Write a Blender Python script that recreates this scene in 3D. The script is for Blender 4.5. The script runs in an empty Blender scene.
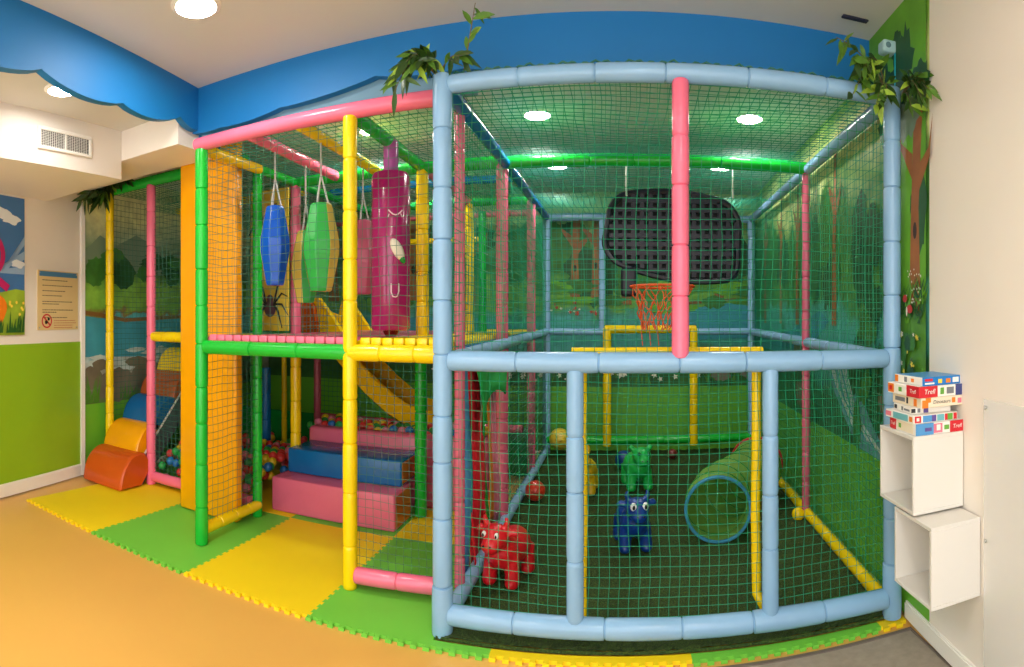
import bpy, bmesh, math, random
import numpy as np
from mathutils import Vector, Matrix
random.seed(11); rng = np.random.default_rng(5)
C = bpy.context.scene.collection
PI = math.pi
def V(*a): return Vector(a)

# ------------------------------------------------------------------ materials
def srgb(r, g, b):
    f = lambda c: (c/255/12.92) if c/255 <= .04045 else ((c/255+.055)/1.055)**2.4
    return (f(r), f(g), f(b), 1)
MATS = {}
def newmat(name):
    m = bpy.data.materials.new(name); m.use_nodes = True
    return m, m.node_tree.nodes, m.node_tree.links, m.node_tree.nodes['Principled BSDF']
def mat(name, col, rough=.5, bump=0, scale=20, var=0, metal=0, vscale=3, coat=0, dist=.01, spec=.5):
    if name in MATS: return MATS[name]
    m, N, L, b = newmat(name)
    c = srgb(*col)
    b.inputs['Base Color'].default_value = c; b.inputs['Roughness'].default_value = rough
    b.inputs['Metallic'].default_value = metal; b.inputs['Coat Weight'].default_value = coat
    b.inputs['Specular IOR Level'].default_value = spec
    geo = N.new('ShaderNodeNewGeometry')
    if bump:
        n = N.new('ShaderNodeTexNoise'); n.inputs['Scale'].default_value = scale; n.inputs['Detail'].default_value = 3
        bp = N.new('ShaderNodeBump'); bp.inputs['Strength'].default_value = bump; bp.inputs['Distance'].default_value = dist
        L.new(geo.outputs['Position'], n.inputs['Vector']); L.new(n.outputs['Fac'], bp.inputs['Height']); L.new(bp.outputs['Normal'], b.inputs['Normal'])
    if var:
        n = N.new('ShaderNodeTexNoise'); n.inputs['Scale'].default_value = vscale; n.inputs['Detail'].default_value = 4
        mr = N.new('ShaderNodeMapRange'); mr.inputs['From Min'].default_value = .3; mr.inputs['From Max'].default_value = .7
        mr.inputs['To Min'].default_value = 1-var; mr.inputs['To Max'].default_value = 1+var
        mx = N.new('ShaderNodeVectorMath'); mx.operation = 'SCALE'; mx.inputs[0].default_value = c[:3]
        L.new(geo.outputs['Position'], n.inputs['Vector']); L.new(n.outputs['Fac'], mr.inputs['Value']); L.new(mr.outputs['Result'], mx.inputs['Scale'])
        L.new(mx.outputs['Vector'], b.inputs['Base Color'])
    MATS[name] = m; return m
def vinyl(name, col, rough=.24): return mat('vinyl '+name, col, rough, bump=.4, scale=18, var=.05, vscale=5, dist=.006)
BLUE = vinyl('light blue', (134, 176, 212)); PINK = vinyl('pink', (240, 112, 142)); GREEN = vinyl('green', (22, 178, 52))
YELLOW = vinyl('yellow', (244, 208, 10)); PURPLE = vinyl('purple', (170, 84, 150)); DBLUE = vinyl('deep blue', (10, 104, 176))
ORANGE = vinyl('orange', (206, 84, 22)); AMBER = vinyl('amber', (246, 166, 4)); DPINK = vinyl('dusty pink', (214, 100, 128))
STEPBLUE = vinyl('step blue', (12, 96, 156)); RUST = vinyl('rust', (176, 84, 36)); MAGENTA = mat('vinyl magenta', (158, 22, 96), .18, bump=.15, scale=7, coat=.4)
DGREEN = vinyl('dark green', (14, 130, 50))
NETG = mat('net green', (4, 136, 96), .6); NETD = mat('net dark green', (40, 104, 84), .6)
NETB = mat('net blue green', (4, 142, 118), .6)
WHITEP = mat('white paint', (236, 228, 218), .6, bump=.05, scale=60, var=.012)
CEILP = mat('ceiling paint', (212, 211, 207), .8, var=.012)
LIME = mat('lime gloss paint', (140, 184, 34), .35, var=.02)
MURALG = mat('mural lower green', (104, 178, 44), .45, var=.04)
FASC = mat('fascia blue paint', (10, 116, 184), .55, var=.03, vscale=2)
VINYLF = mat('yellow vinyl floor', (226, 172, 84), .42, bump=.04, scale=90, var=.035, vscale=1.2)
TRIMW = mat('white trim', (238, 234, 226), .4)
BOXW = mat('white melamine', (224, 220, 212), .35)
BLACK = mat('black plastic', (22, 24, 40), .45); HOLE = mat('black recess', (8, 8, 11), .8)
METAL = mat('brushed metal', (176, 176, 170), .3, metal=1)
EYEW = mat('eye white', (240, 240, 236), .3); EYEB = mat('eye black', (12, 12, 14), .3)

# ------------------------------------------------------------------ mesh builder
ORG = {}
class MB:
    def __init__(s): s.v = []; s.f = []; s.mi = []; s.n = 0
    def add(s, verts, faces, mi=0):
        s.v.append(np.asarray(verts, float).reshape(-1, 3)); s.f += [tuple(int(i)+s.n for i in f) for f in faces]
        s.mi += [mi]*len(faces); s.n += len(s.v[-1]); return s
    def box(s, a, b, mi=0):
        (x0, y0, z0), (x1, y1, z1) = a, b
        return s.add([(x0,y0,z0),(x1,y0,z0),(x1,y1,z0),(x0,y1,z0),(x0,y0,z1),(x1,y0,z1),(x1,y1,z1),(x0,y1,z1)],
            [(0,3,2,1),(4,5,6,7),(0,1,5,4),(1,2,6,5),(2,3,7,6),(3,0,4,7)], mi)
    def rbox(s, a, b, r=.02, mi=0, seg=3):            # bevelled box
        bm = bmesh.new(); bmesh.ops.create_cube(bm, size=1)
        a, b = Vector(a), Vector(b)
        for v in bm.verts: v.co = Vector(((v.co.x+.5)*(b.x-a.x)+a.x, (v.co.y+.5)*(b.y-a.y)+a.y, (v.co.z+.5)*(b.z-a.z)+a.z))
        bmesh.ops.bevel(bm, geom=bm.edges[:], offset=r, segments=seg, profile=.5, affect='EDGES')
        bm.verts.index_update(); s.add([v.co[:] for v in bm.verts], [[v.index for v in f.verts] for f in bm.faces], mi); bm.free(); return s
    def lathe(s, p0, p1, prof, seg=16, mi=0, caps=True):   # prof: (t along axis in metres, radius)
        p0, p1 = Vector(p0), Vector(p1); d = (p1-p0).normalized()
        a = d.orthogonal().normalized() if abs(d.z) < .9 else Vector((1, 0, 0)); a = (a-d*a.dot(d)).normalized(); b = d.cross(a)
        vs, fs = [], []
        for t, r in prof:
            for k in range(seg):
                an = 2*PI*k/seg; vs.append((p0+d*t+a*(r*math.cos(an))+b*(r*math.sin(an)))[:])
        for i in range(len(prof)-1):
            for k in range(seg):
                k2 = (k+1) % seg; fs.append((i*seg+k, i*seg+k2, (i+1)*seg+k2, (i+1)*seg+k))
        if caps: fs.append(tuple(range(seg))[::-1]); fs.append(tuple((len(prof)-1)*seg+k for k in range(seg)))
        return s.add(vs, fs, mi)
    def tube(s, pts, r, seg=8, mi=0, closed=False):
        pts = [Vector(p) for p in pts]; n = len(pts); rs = r if hasattr(r, '__len__') else [r]*n
        vs, fs = [], []; up = None
        for i, p in enumerate(pts):
            q0 = pts[(i-1) % n] if closed or i else p; q1 = pts[(i+1) % n] if closed or i < n-1 else p
            d = (q1-q0).normalized()
            if up is None: up = d.orthogonal().normalized()
            up = (up-d*up.dot(d)).normalized(); w = d.cross(up)
            for k in range(seg):
                an = 2*PI*k/seg; vs.append((p+up*(rs[i]*math.cos(an))+w*(rs[i]*math.sin(an)))[:])
        m = n if closed else n-1
        for i in range(m):
            for k in range(seg):
                k2 = (k+1) % seg; j = (i+1) % n; fs.append((i*seg+k, i*seg+k2, j*seg+k2, j*seg+k))
        if not closed: fs.append(tuple(range(seg))[::-1]); fs.append(tuple((n-1)*seg+k for k in range(seg)))
        return s.add(vs, fs, mi)
    def sphere(s, c, r, mi=0, seg=16, rings=10, rot=None):
        r = r if hasattr(r, '__len__') else (r, r, r); vs = []; fs = []; c = Vector(c)
        for i in range(rings+1):
            th = PI*i/rings
            for k in range(seg):
                an = 2*PI*k/seg; p = Vector((r[0]*math.sin(th)*math.cos(an), r[1]*math.sin(th)*math.sin(an), r[2]*math.cos(th)))
                if rot: p = rot @ p
                vs.append((c+p)[:])
        for i in range(rings):
            for k in range(seg):
                k2 = (k+1) % seg; fs.append((i*seg+k, (i+1)*seg+k, (i+1)*seg+k2, i*seg+k2))
        return s.add(vs, fs, mi)
    def extrude(s, poly, off, mi=0):                   # planar polygon pushed along off
        n = len(poly); off = Vector(off); P = [Vector(p) for p in poly]
        vs = [p[:] for p in P]+[(p+off)[:] for p in P]
        fs = [tuple(range(n))[::-1], tuple(range(n, 2*n))]+[(i, (i+1) % n, n+(i+1) % n, n+i) for i in range(n)]
        return s.add(vs, fs, mi)
    def sleeve(s, p0, p1, r=.045, step=.25, mi=0, foot=False, seed=None):  # foam tube tied every so often
        p0, p1 = Vector(p0), Vector(p1); L = (p1-p0).length; n = max(1, round(L/step)); prof = []
        rnd = random.Random(hash((round(p0.x, 3), round(p0.y, 3), round(p1.z, 3))) if seed is None else seed)
        cuts = [0]+[L*(i+rnd.uniform(-.12, .12))/n for i in range(1, n)]+[L]
        for i in range(n):
            a, b = cuts[i], cuts[i+1]; k = r*rnd.uniform(.965, 1.02)
            if foot and i == 0: k = r*1.1
            prof += [(a+.0005, r*.82), (a+.005, k*.965), (a+.02, k), ((a+b)/2, k*1.01), (b-.02, k), (b-.005, k*.965), (b-.0005, r*.82)]
        return s.lathe(p0, p1, prof, 16, mi)
    def build(s, name, mats, parent=None, smooth=True, label=None, bevel=0):
        me = bpy.data.meshes.new(name); o = bpy.data.objects.new(name, me)
        org = ORG.get(parent, Vector()) if parent else Vector()
        vs = np.concatenate(s.v)-np.array(org[:]); me.from_pydata(vs.tolist(), [], s.f)
        for m in (mats if isinstance(mats, (list, tuple)) else [mats]): me.materials.append(m)
        me.polygons.foreach_set('material_index', s.mi)
        C.objects.link(o)
        if smooth:
            me.polygons.foreach_set('use_smooth', [True]*len(me.polygons)); me.set_sharp_from_angle(angle=math.radians(42))
        me.update()
        if parent: o.parent = parent; ORG[o] = org
        if label: o['label'] = label
        return o
def thing(name, label, cat, loc, group=None):
    o = bpy.data.objects.new(name, None); C.objects.link(o); o.location = loc; o.empty_display_size = .1
    o['label'] = label; o['category'] = cat
    if group: o['group'] = group
    ORG[o] = Vector(loc); return o
def tag(o, label, cat, group=None, kind=None):
    o['label'] = label; o['category'] = cat
    if group: o['group'] = group
    if kind: o['kind'] = kind
    return o
def struct(o): o['kind'] = 'structure'; return o
def recenter(o, loc):                                   # put a single mesh's origin at loc
    loc = Vector(loc); o.data.transform(Matrix.Translation(-loc)); o.location = loc; return o

# ------------------------------------------------------------------ room
HC = 1.4
def XW(y): return 1.315+.052*(y-2.38)                   # right wall, a hair off square
YB = 6.02                                               # back wall
def XL(y): return -3.90-.2*(min(y, 3.1)-2.0)            # left wall
def LW(y): return XL(y) if y > 0 else XL(0)
YF = -1.6
def ramp_mural(name, stops, wave=.35):
    m, N, L, b = newmat(name); b.inputs['Roughness'].default_value = .5
    geo = N.new('ShaderNodeNewGeometry'); sep = N.new('ShaderNodeSeparateXYZ'); L.new(geo.outputs['Position'], sep.inputs[0])
    def noise(sc, det):
        n = N.new('ShaderNodeTexNoise'); n.inputs['Scale'].default_value = sc; n.inputs['Detail'].default_value = det
        L.new(geo.outputs['Position'], n.inputs['Vector']); return n.outputs['Fac']
    def mth(op, a, bb):
        n = N.new('ShaderNodeMath'); n.operation = op
        for i, x in enumerate((a, bb)):
            if isinstance(x, (int, float)): n.inputs[i].default_value = x
            else: L.new(x, n.inputs[i])
        return n.outputs[0]
    w = mth('MULTIPLY', mth('SUBTRACT', noise(1.1, 2), .5), wave*1.6); w2 = mth('MULTIPLY', mth('SUBTRACT', noise(7, 5), .5), .34)
    z = mth('DIVIDE', mth('ADD', mth('ADD', sep.outputs['Z'], w), w2), 3.0)
    cr = N.new('ShaderNodeValToRGB'); cr.color_ramp.interpolation = 'LINEAR'
    e = cr.color_ramp.elements
    while len(e) > 1: e.remove(e[-1])
    e[0].position = stops[0][0]/3; e[0].color = srgb(*stops[0][1])
    for p, c in stops[1:]:
        k = e.new(p/3); k.color = srgb(*c)
    L.new(z, cr.inputs[0])
    br = mth('ADD', mth('MULTIPLY', noise(13, 5), 1.0), .8)
    mx = N.new('ShaderNodeVectorMath'); mx.operation = 'SCALE'; L.new(cr.outputs['Color'], mx.inputs[0]); L.new(br, mx.inputs['Scale'])
    L.new(mx.outputs['Vector'], b.inputs['Base Color']); return m
MUR_L = ramp_mural('mural river meadow', [(.6,(70,104,40)),(.75,(96,98,80)),(.95,(150,150,140)),(1.02,(172,186,186)),(1.1,(84,150,160)),(1.3,(66,150,170)),(1.42,(74,150,150)),(1.45,(116,84,40)),(1.5,(104,150,52)),(1.72,(118,166,60)),(1.86,(70,112,52)),(2.02,(88,118,84)),(2.15,(136,150,120)),(2.4,(196,196,140)),(2.8,(206,204,160))], .18)
MUR_B = ramp_mural('mural meadow trees', [(.6,(52,104,30)),(.8,(40,88,36)),(.98,(60,100,56)),(1.08,(62,134,128)),(1.35,(66,150,150)),(1.45,(64,130,110)),(1.5,(90,140,52)),(1.72,(104,156,56)),(1.85,(64,118,50)),(2.1,(52,106,56)),(2.3,(104,146,84)),(2.6,(170,186,110)),(2.9,(196,204,150))], .25)
MUR_R = ramp_mural('mural forest river', [(.6,(36,92,36)),(.85,(30,84,46)),(1.05,(36,96,54)),(1.15,(52,124,110)),(1.4,(70,150,140)),(1.5,(60,120,60)),(1.7,(72,130,48)),(1.9,(50,108,46)),(2.1,(70,120,56)),(2.25,(130,160,88)),(2.4,(200,206,136)),(2.55,(120,160,84)),(2.7,(196,204,130)),(2.9,(120,170,60))], .55)
MUR_T = mat('mural bright leaf green', (98, 164, 36), .5, var=.18, vscale=6)
P = dict(bright=MUR_T, trunk=mat('mural trunk', (150, 92, 44), .5, var=.2, vscale=9), dark=mat('mural dark leaf', (34, 86, 42), .5, var=.25, vscale=9), mid=mat('mural mid leaf', (58, 118, 44), .5, var=.25, vscale=9),
    pale=mat('mural pale sky', (206, 208, 134), .5, var=.08), rock=mat('mural rock', (112, 104, 86), .5, var=.2, vscale=6), foam=mat('mural foam', (186, 200, 196), .5, var=.12, vscale=9),
    fall=mat('mural waterfall', (96, 150, 158), .5, var=.3, vscale=12), red=mat('mural red', (176, 48, 34), .5), daisy=mat('mural daisy', (226, 224, 206), .5), yel=mat('mural yellow', (224, 204, 60), .5),
    knot=mat('mural knot', (56, 36, 22), .5), blade=mat('mural grass', (78, 136, 40), .5, var=.15, vscale=14), hill=mat('mural hill', (112, 136, 112), .5, var=.1), bank=mat('mural bank', (122, 84, 40), .5, var=.15),
    water=mat('mural water', (58, 146, 166), .5, var=.12, vscale=5))
PK = list(P)
class Wall:                                             # wall box plus paint on its inner face
    def __init__(s, a, b, inward, z0, z1, base, zsplit=None, low=None, thick=.12):
        s.a, s.b = Vector((*a, 0)), Vector((*b, 0)); s.L = (s.b-s.a).length; s.u = (s.b-s.a)/s.L; s.n = Vector((*inward, 0)).normalized()
        s.mb = MB(); s.layer = 1; s.mats = [base, low or base, WHITEP]+[P[k] for k in PK]
        q = lambda t, z, d: s.a+s.u*t+s.n*d+Vector((0, 0, z))
        for (za, zb, mi) in ([(z0, z1, 0)] if zsplit is None else [(z0, zsplit, 1), (zsplit, z1, 0)]):
            vs = [q(t, z, d)[:] for d in (0, -thick) for (t, z) in ((0, za), (s.L, za), (s.L, zb), (0, zb))]
            s.mb.add(vs, [(0,1,2,3),(7,6,5,4),(0,4,5,1),(1,5,6,2),(2,6,7,3),(3,7,4,0)], mi)
    def paint(s, poly, key):
        s.layer += 1; d = .00012*s.layer+.001
        s.mb.add([(s.a+s.u*t+s.n*d+Vector((0, 0, z)))[:] for t, z in poly], [tuple(range(len(poly)))], 3+PK.index(key))
    def blob(s, t, z, rx, rz, key, n=26, j=.22):
        s.paint([(t+rx*(1+random.uniform(-j, j))*math.cos(2*PI*k/n), z+rz*(1+random.uniform(-j, j))*math.sin(2*PI*k/n)) for k in range(n)], key)
    def trunk(s, t, z0, z1, w, lean=0, br=True):
        s.paint([(t-w*.9, z0), (t+w*.9, z0), (t+w*.55, (z0+z1)/2), (t+w*.7+lean, z1), (t-w*.6+lean, z1), (t-w*.6, (z0+z1)/2)], 'trunk')
        if br:
            zm = z0+(z1-z0)*.7
            s.paint([(t-w*.4, zm-.05), (t-w*2.4, zm+.13), (t-w*2.8, zm+.3), (t-w*2.2, zm+.15), (t-w*.4, zm+.07)], 'trunk')
            s.paint([(t+w*.4, zm-.13), (t+w*2.2, zm+.02), (t+w*2.6, zm+.2), (t+w*2.0, zm+.06), (t+w*.4, zm)], 'trunk')
        s.paint([(t+w*.3*math.cos(k*PI/6), z0+(z1-z0)*.4+w*.6*math.sin(k*PI/6)) for k in range(12)], 'knot')
    def grass(s, t, z, h, n=14, w=.25, key='blade'):
        for _ in range(n):
            a = t+random.uniform(-w, w)/2; l = random.uniform(-.08, .08); hh = h*random.uniform(.6, 1)
            s.paint([(a-.008, z), (a+.008, z), (a+l, z+hh)], key)
    def flower(s, t, z, r, key):
        n = 10; s.paint([(t+r*(1 if k % 2 else .5)*math.cos(2*PI*k/n), z+r*(1 if k % 2 else .5)*math.sin(2*PI*k/n)) for k in range(n)], key)
    def strip(s, pts, w, key):                          # painted band along a path
        up, dn = [], []
        for i, (t, z) in enumerate(pts):
            a = pts[max(i-1, 0)]; b = pts[min(i+1, len(pts)-1)]; d = Vector((b[0]-a[0], b[1]-a[1])).normalized(); ww = w[i] if hasattr(w, '__len__') else w
            up.append((t-d.y*ww, z+d.x*ww)); dn.append((t+d.y*ww, z-d.x*ww))
        s.paint(up+dn[::-1], key)
    def done(s, name): return struct(s.mb.build(name, s.mats, smooth=False))

# right wall: the part behind the cage and up to the white paint carries the mural
YM = 2.14
rw = Wall((XW(YB), YB), (XW(YM), YM), (-1, .05), 0, 2.9, MUR_R, .66, MURALG)
T = lambda y: YB-y                                      # along-wall coordinate of a depth y
for i in range(26):
    y = random.uniform(2.9, 5.9); rw.blob(T(y), random.uniform(1.6, 2.1), random.uniform(.06, .18), random.uniform(.12, .3), random.choice(['dark', 'mid', 'mid']))
for y in (2.9, 3.3, 3.7, 4.3): rw.strip([(T(y)-.5, 2.42-.1*(y-3)), (T(y)-.1, 2.4), (T(y)+.3, 2.52), (T(y)+.5, 2.6)], [.02, .06, .05, .02], 'pale')
for y in (3.4, 4.3, 4.85, 5.5): rw.trunk(T(y), 1.35, 2.45, .05, .03)
rw.paint([(T(5.7), 1.2), (T(4.6), 1.28), (T(3.7), 1.45), (T(3.5), 1.38), (T(3.9), 1.2), (T(4.6), 1.1), (T(5.6), 1.1)], 'water')
rw.paint([(T(3.65), 1.22), (T(3.2), 1.2), (T(2.95), .98), (T(2.75), .82), (T(2.5), .665), (T(2.98), .665), (T(3.2), .8), (T(3.45), .98)], 'fall')
for i in range(12): rw.strip([(T(3.6)+i*.035, 1.2-i*.004), (T(3.38)+i*.035, .98-i*.012), (T(3.1)+i*.045, .78-i*.008)], .006, random.choice(['foam', 'foam', 'water']))
for i in range(10): rw.blob(T(random.choice([random.uniform(3.8, 4.4), random.uniform(2.42, 2.6)])), random.uniform(.74, 1.15), random.uniform(.08, .16), random.uniform(.06, .12), random.choice(['rock', 'dark']))
for i in range(16): rw.blob(T(random.uniform(2.5, 3.1)), random.uniform(.8, 1.9), random.uniform(.06, .14), random.uniform(.06, .16), random.choice(['dark', 'mid']))
# the strip between the corner post and the white wall
rw.paint([(T(2.46), 1.5), (T(2.145), 1.5), (T(2.145), 2.895), (T(2.8), 2.895), (T(2.8), 2.5), (T(2.46), 2.45)], 'bright'); rw.paint([(T(2.6), .665), (T(2.145), .665), (T(2.145), 1.5), (T(2.6), 1.5)], 'blade')
for (y, z, a, b) in ((2.62, 2.55, .1, .16), (2.5, 2.42, .16, .2), (2.36, 2.62, .09, .14), (2.3, 2.4, .08, .12), (2.45, 2.7, .05, .09), (2.22, 1.9, .07, .22), (2.6, 1.75, .07, .2)): rw.blob(T(y), z, a, b, 'dark', j=.28)
rw.trunk(T(2.25), 1.42, 2.36, .065, .03)
rw.blob(T(2.33), 2.33, .13, .1, 'hill'); rw.blob(T(2.2), 2.46, .09, .08, 'dark')
for i in range(30): rw.grass(T(random.uniform(2.16, 2.4)), random.uniform(1.36, 1.52), .1, 3, .05, random.choice(['mid', 'bright', 'dark']))
for i in range(26): rw.flower(T(random.uniform(2.16, 2.32)), random.uniform(1.46, 1.62), .006, 'daisy')
for i in range(16): rw.blob(T(random.uniform(2.16, 2.4)), random.uniform(1.0, 1.3), .03, .04, random.choice(['dark', 'mid', 'mid']))
rw.blob(T(2.32), 1.49, .022, .018, 'red', 14, .05); rw.blob(T(2.27), 1.44, .028, .02, 'red', 14, .05); rw.blob(T(2.3), 1.43, .008, .022, 'daisy', 10, .05)
for i in range(26): rw.flower(T(random.uniform(2.15, 2.42)), random.uniform(1.02, 1.34), random.uniform(.008, .02), random.choice(['yel', 'yel', 'daisy', 'dark']))
rw.done('wall_right')
mb = MB(); q = [(XW(YM), YM), (XW(YF), YF)]
mb.extrude([(XW(YM), YM, 0), (XW(YF), YF, 0), (XW(YF), YF, 2.9), (XW(YM), YM, 2.9)], (.12, 0, 0)); struct(mb.build('wall_right_front', WHITEP, smooth=False))
def skirting(name, pts, side, h, m=TRIMW, th=.014):
    mb = MB()
    for a, b in zip(pts[:-1], pts[1:]):
        mb.extrude([(*a, 0), (*b, 0), (*b, h-.008), (*a, h-.008)], (side*th, 0, 0)); mb.extrude([(*a, h-.008), (*b, h-.008), (*b, h), (*a, h)], (side*th*.55, 0, 0))
    return struct(mb.build(name, m, smooth=False))
skirting('baseboard_right', [(XW(2.36), 2.36), (XW(YF), YF)], -1, .075)
# back wall
bw = Wall((-4.3, YB), (XW(YB), YB), (0, -1), 0, 2.75, MUR_B, .68, MURALG); T = lambda x: x+4.3
for i in range(34): bw.blob(T(random.uniform(-4.2, 1.5)), random.uniform(1.75, 2.3), random.uniform(.12, .34), random.uniform(.1, .3), random.choice(['dark', 'mid']))
for x in (-3.2, -2.2, -1.55, -.42, -.2, .12, 1.1): bw.trunk(T(x), 1.52+random.uniform(0, .1), 2.45, .06 if x > -1 else .08, .02)
bw.paint([(T(.5), 1.32), (T(.8), 1.5), (T(1.2), 1.56), (T(1.5), 1.52), (T(1.6), 1.2), (T(.6), 1.16)], 'water'); bw.strip([(T(.4), 1.46), (T(.8), 1.56), (T(1.3), 1.6), (T(1.55), 1.57)], .015, 'bank')
bw.paint([(T(-3.8), 1.2), (T(-3), 1.4), (T(-1.6), 1.42), (T(-1.0), 1.3), (T(-1.4), 1.16), (T(-3), 1.1)], 'water')
for i in range(18): bw.blob(T(random.uniform(-.8, 1.5)), random.uniform(1.5, 1.75), random.uniform(.1, .25), random.uniform(.03, .08), random.choice(['bright', 'mid', 'blade']))
for i in range(22): bw.flower(T(random.uniform(-.7, -.1)), random.uniform(1.42, 1.56), random.uniform(.012, .028), random.choice(['red', 'red', 'daisy']))
for i in range(60): bw.grass(T(random.uniform(-2.2, 1.5)), random.uniform(.68, .86), .16, 4, .1, random.choice(['dark', 'mid', 'blade']))
for i in range(70): bw.flower(T(random.uniform(-2.2, 1.0)), random.uniform(.74, .98), random.uniform(.025, .045), 'daisy')
for i in range(7): bw.blob(T(random.uniform(.6, 1.6)), random.uniform(.78, 1.0), random.uniform(.1, .2), random.uniform(.05, .1), 'rock')
bw.done('wall_back')
# left wall: white over lime, then the river mural past the white corner trim
YT = 3.1
lw = Wall((XL(YF), YF), (XL(YT), YT), (1, -.2), 0, 2.75, WHITEP, 1.19, LIME); lw.done('wall_left')
lm = Wall((XL(YT), YT), (XL(YT)-.02, YB), (1, 0), 0, 2.75, MUR_L, .62, MURALG); T = lambda y: y-YT
lm.paint([(T(3.1), 1.98), (T(3.3), 2.16), (T(3.5), 2.08), (T(3.75), 2.2), (T(4.2), 2.05), (T(4.9), 2.22), (T(5.6), 2.0), (T(5.9), 1.86), (T(3.1), 1.82)], 'hill')
for i in range(14): lm.blob(T(random.uniform(3.2, 5.8)), random.uniform(1.8, 2.0), random.uniform(.08, .2), random.uniform(.06, .14), random.choice(['mid', 'dark']))
lm.paint([(0, 1.05), (0, 1.42), (T(3.5), 1.38), (T(4.2), 1.4), (T(5.4), 1.36), (T(5.5), 1.1), (T(4), 1.02)], 'water'); lm.strip([(0, 1.45), (T(3.3), 1.43), (T(3.6), 1.38), (T(4.5), 1.42)], .018, 'bank')
for i in range(26): lm.blob(T(random.uniform(3.12, 4.6)), random.uniform(.93, 1.1), random.uniform(.05, .16), random.uniform(.015, .035), 'foam')
for (y, z, a, b) in ((3.2, .86, .12, .1), (3.5, .78, .24, .16), (3.9, .84, .2, .14), (4.3, .8, .25, .16), (3.3, .97, .1, .05), (3.75, .98, .14, .05)): lm.blob(T(y), z, a, b, 'rock', j=.12)
lm.grass(T(3.2), .63, .3, 20, .16); lm.grass(T(3.62), .64, .2, 12, .2)
lm.done('wall_left_rear')
mb = MB(); mb.box((XL(YT)-.01, YT-.03, 0), (XL(YT)+.022, YT+.012, 2.4)); struct(mb.build('trim_1', TRIMW, smooth=False))
skirting('baseboard_left', [(XL(YF), YF), (XL(YT), YT)], 1, .1)
# floor and ceilings
mb = MB(); mb.box((-4.7, YF, -.12), (1.95, 6.2, -.018)); struct(mb.build('floor', VINYLF, smooth=False))
ZU, ZL, YFA, XFA = 2.895, 2.72, 2.8, -2.48
mb = MB(); mb.box((XFA-.06, YF, ZU), (1.6, YFA+.06, ZU+.1)); struct(mb.build('ceiling', CEILP, smooth=False))
mb = MB(); mb.box((-4.75, YFA+.05, ZL), (1.8, 6.2, ZL+.1)); mb.extrude([(-4.75, YF, ZL), (XFA+.11*4.4-.03, YF, ZL), (XFA-.03, YFA, ZL), (XFA-.05, YFA+.05, ZL), (-4.75, YFA+.05, ZL)], (0, 0, .1)); struct(mb.build('ceiling_lower', CEILP, smooth=False))
# blue cloud-edged fascias hung between the two ceiling heights
def scallop(cusps, zc, depth):
    out = []
    for (a, b) in zip(cusps[:-1], cusps[1:]):
        for k in range(10):
            t = k/10; out.append((a[0]+(b[0]-a[0])*t, a[1]+(b[1]-a[1])*t-depth*math.sin(PI*t)**.75*min(1, abs(b[0]-a[0])/.5)))
    out.append(cusps[-1]); return out
lo = scallop([(-1.6, 2.7), (-.9, 2.69), (-.2, 2.7), (.45, 2.6), (.98, 2.6), (1.51, 2.606), (2.085, 2.59), (2.61, 2.655), (2.8, 2.62)], 0, .05)
XT = lambda y: XFA+.11*(2.8-y)
mb = MB(); mb.extrude([(XT(y), y, z) for y, z in lo]+[(XT(2.8), 2.8, ZU), (XT(-1.6), -1.6, ZU)], (-.05, 0, 0)); struct(mb.build('trim_2', FASC, smooth=False))
lo = scallop([(-2.53, 2.61), (-2.3, 2.60), (-1.85, 2.628), (-1.24, 2.69), (-.75, 2.66), (-.2, 2.63), (.4, 2.63), (.95, 2.64), (1.38, 2.63)], 0, .02)
mb = MB(); mb.extrude([(x, YFA, z) for x, z in lo]+[(1.38, YFA, ZU), (-2.53, YFA, ZU)], (0, .05, 0)); struct(mb.build('trim_3', FASC, smooth=False))
# white bulkheads of the left alcove
mb = MB(); mb.box((-4.6, YF, 2.38), (-3.08, 2.66, ZL+.01)); struct(mb.build('ceiling_bulkhead_left', WHITEP, smooth=False))
mb = MB(); mb.box((-4.6, 2.662, 2.512), (-2.53, 3.07, ZL+.01)); struct(mb.build('ceiling_bulkhead_rear', WHITEP, smooth=False))
mb = MB(); mb.box((-2.529, 2.86, 2.512), (-2.515, 3.07, ZL)); struct(mb.build('trim_4', FASC, smooth=False))
GB = mat('grey blue gap shade', (110, 150, 172), .6, var=.05)
mb = MB(); mb.extrude([(x, YFA+.055, z) for x, z in ((-2.5, 2.55), (-.7, 2.55), (-.7, ZL), (-2.5, ZL))], (0, .03, 0)); struct(mb.build('gap_shade_panel', GB, smooth=False))  # added panel whose grey blue colour stands in for the shaded lower ceiling

# ------------------------------------------------------------------ lamps
GLOW = bpy.data.materials.new('lamp glow'); GLOW.use_nodes = True; nt = GLOW.node_tree; nt.nodes.remove(nt.nodes['Principled BSDF'])
em = nt.nodes.new('ShaderNodeEmission'); em.inputs['Color'].default_value = (1, .955, .89, 1); em.inputs['Strength'].default_value = 80
nt.links.new(em.outputs[0], nt.nodes['Material Output'].inputs[0])
GLOWD = GLOW.copy(); GLOWD.name = 'dim lamp glow'; GLOWD.node_tree.nodes['Emission'].inputs['Strength'].default_value = 42
def downlight(x, y, z, label, r=.085, g=GLOW):
    t = thing('ceiling_light', label, 'light', (x, y, z), 'recessed ceiling lights')
    MB().lathe((x, y, z+.004), (x, y, z-.012), [(0, r+.022), (.006, r+.022), (.016, r+.004), (.016, r-.002), (.004, r-.004)], 28, caps=False).build('trim_ring', TRIMW, t)
    MB().lathe((x, y, z-.002), (x, y, z-.01), [(0, r), (.006, r)], 28).build('diffuser', g, t, smooth=False)
downlight(-1.83, 2.05, ZU, 'round recessed light in the upper ceiling at left', .1)
downlight(-2.72, 1.9, ZL, 'round recessed light half hidden by blue cloud fascia over the alcove', g=GLOWD)
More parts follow.
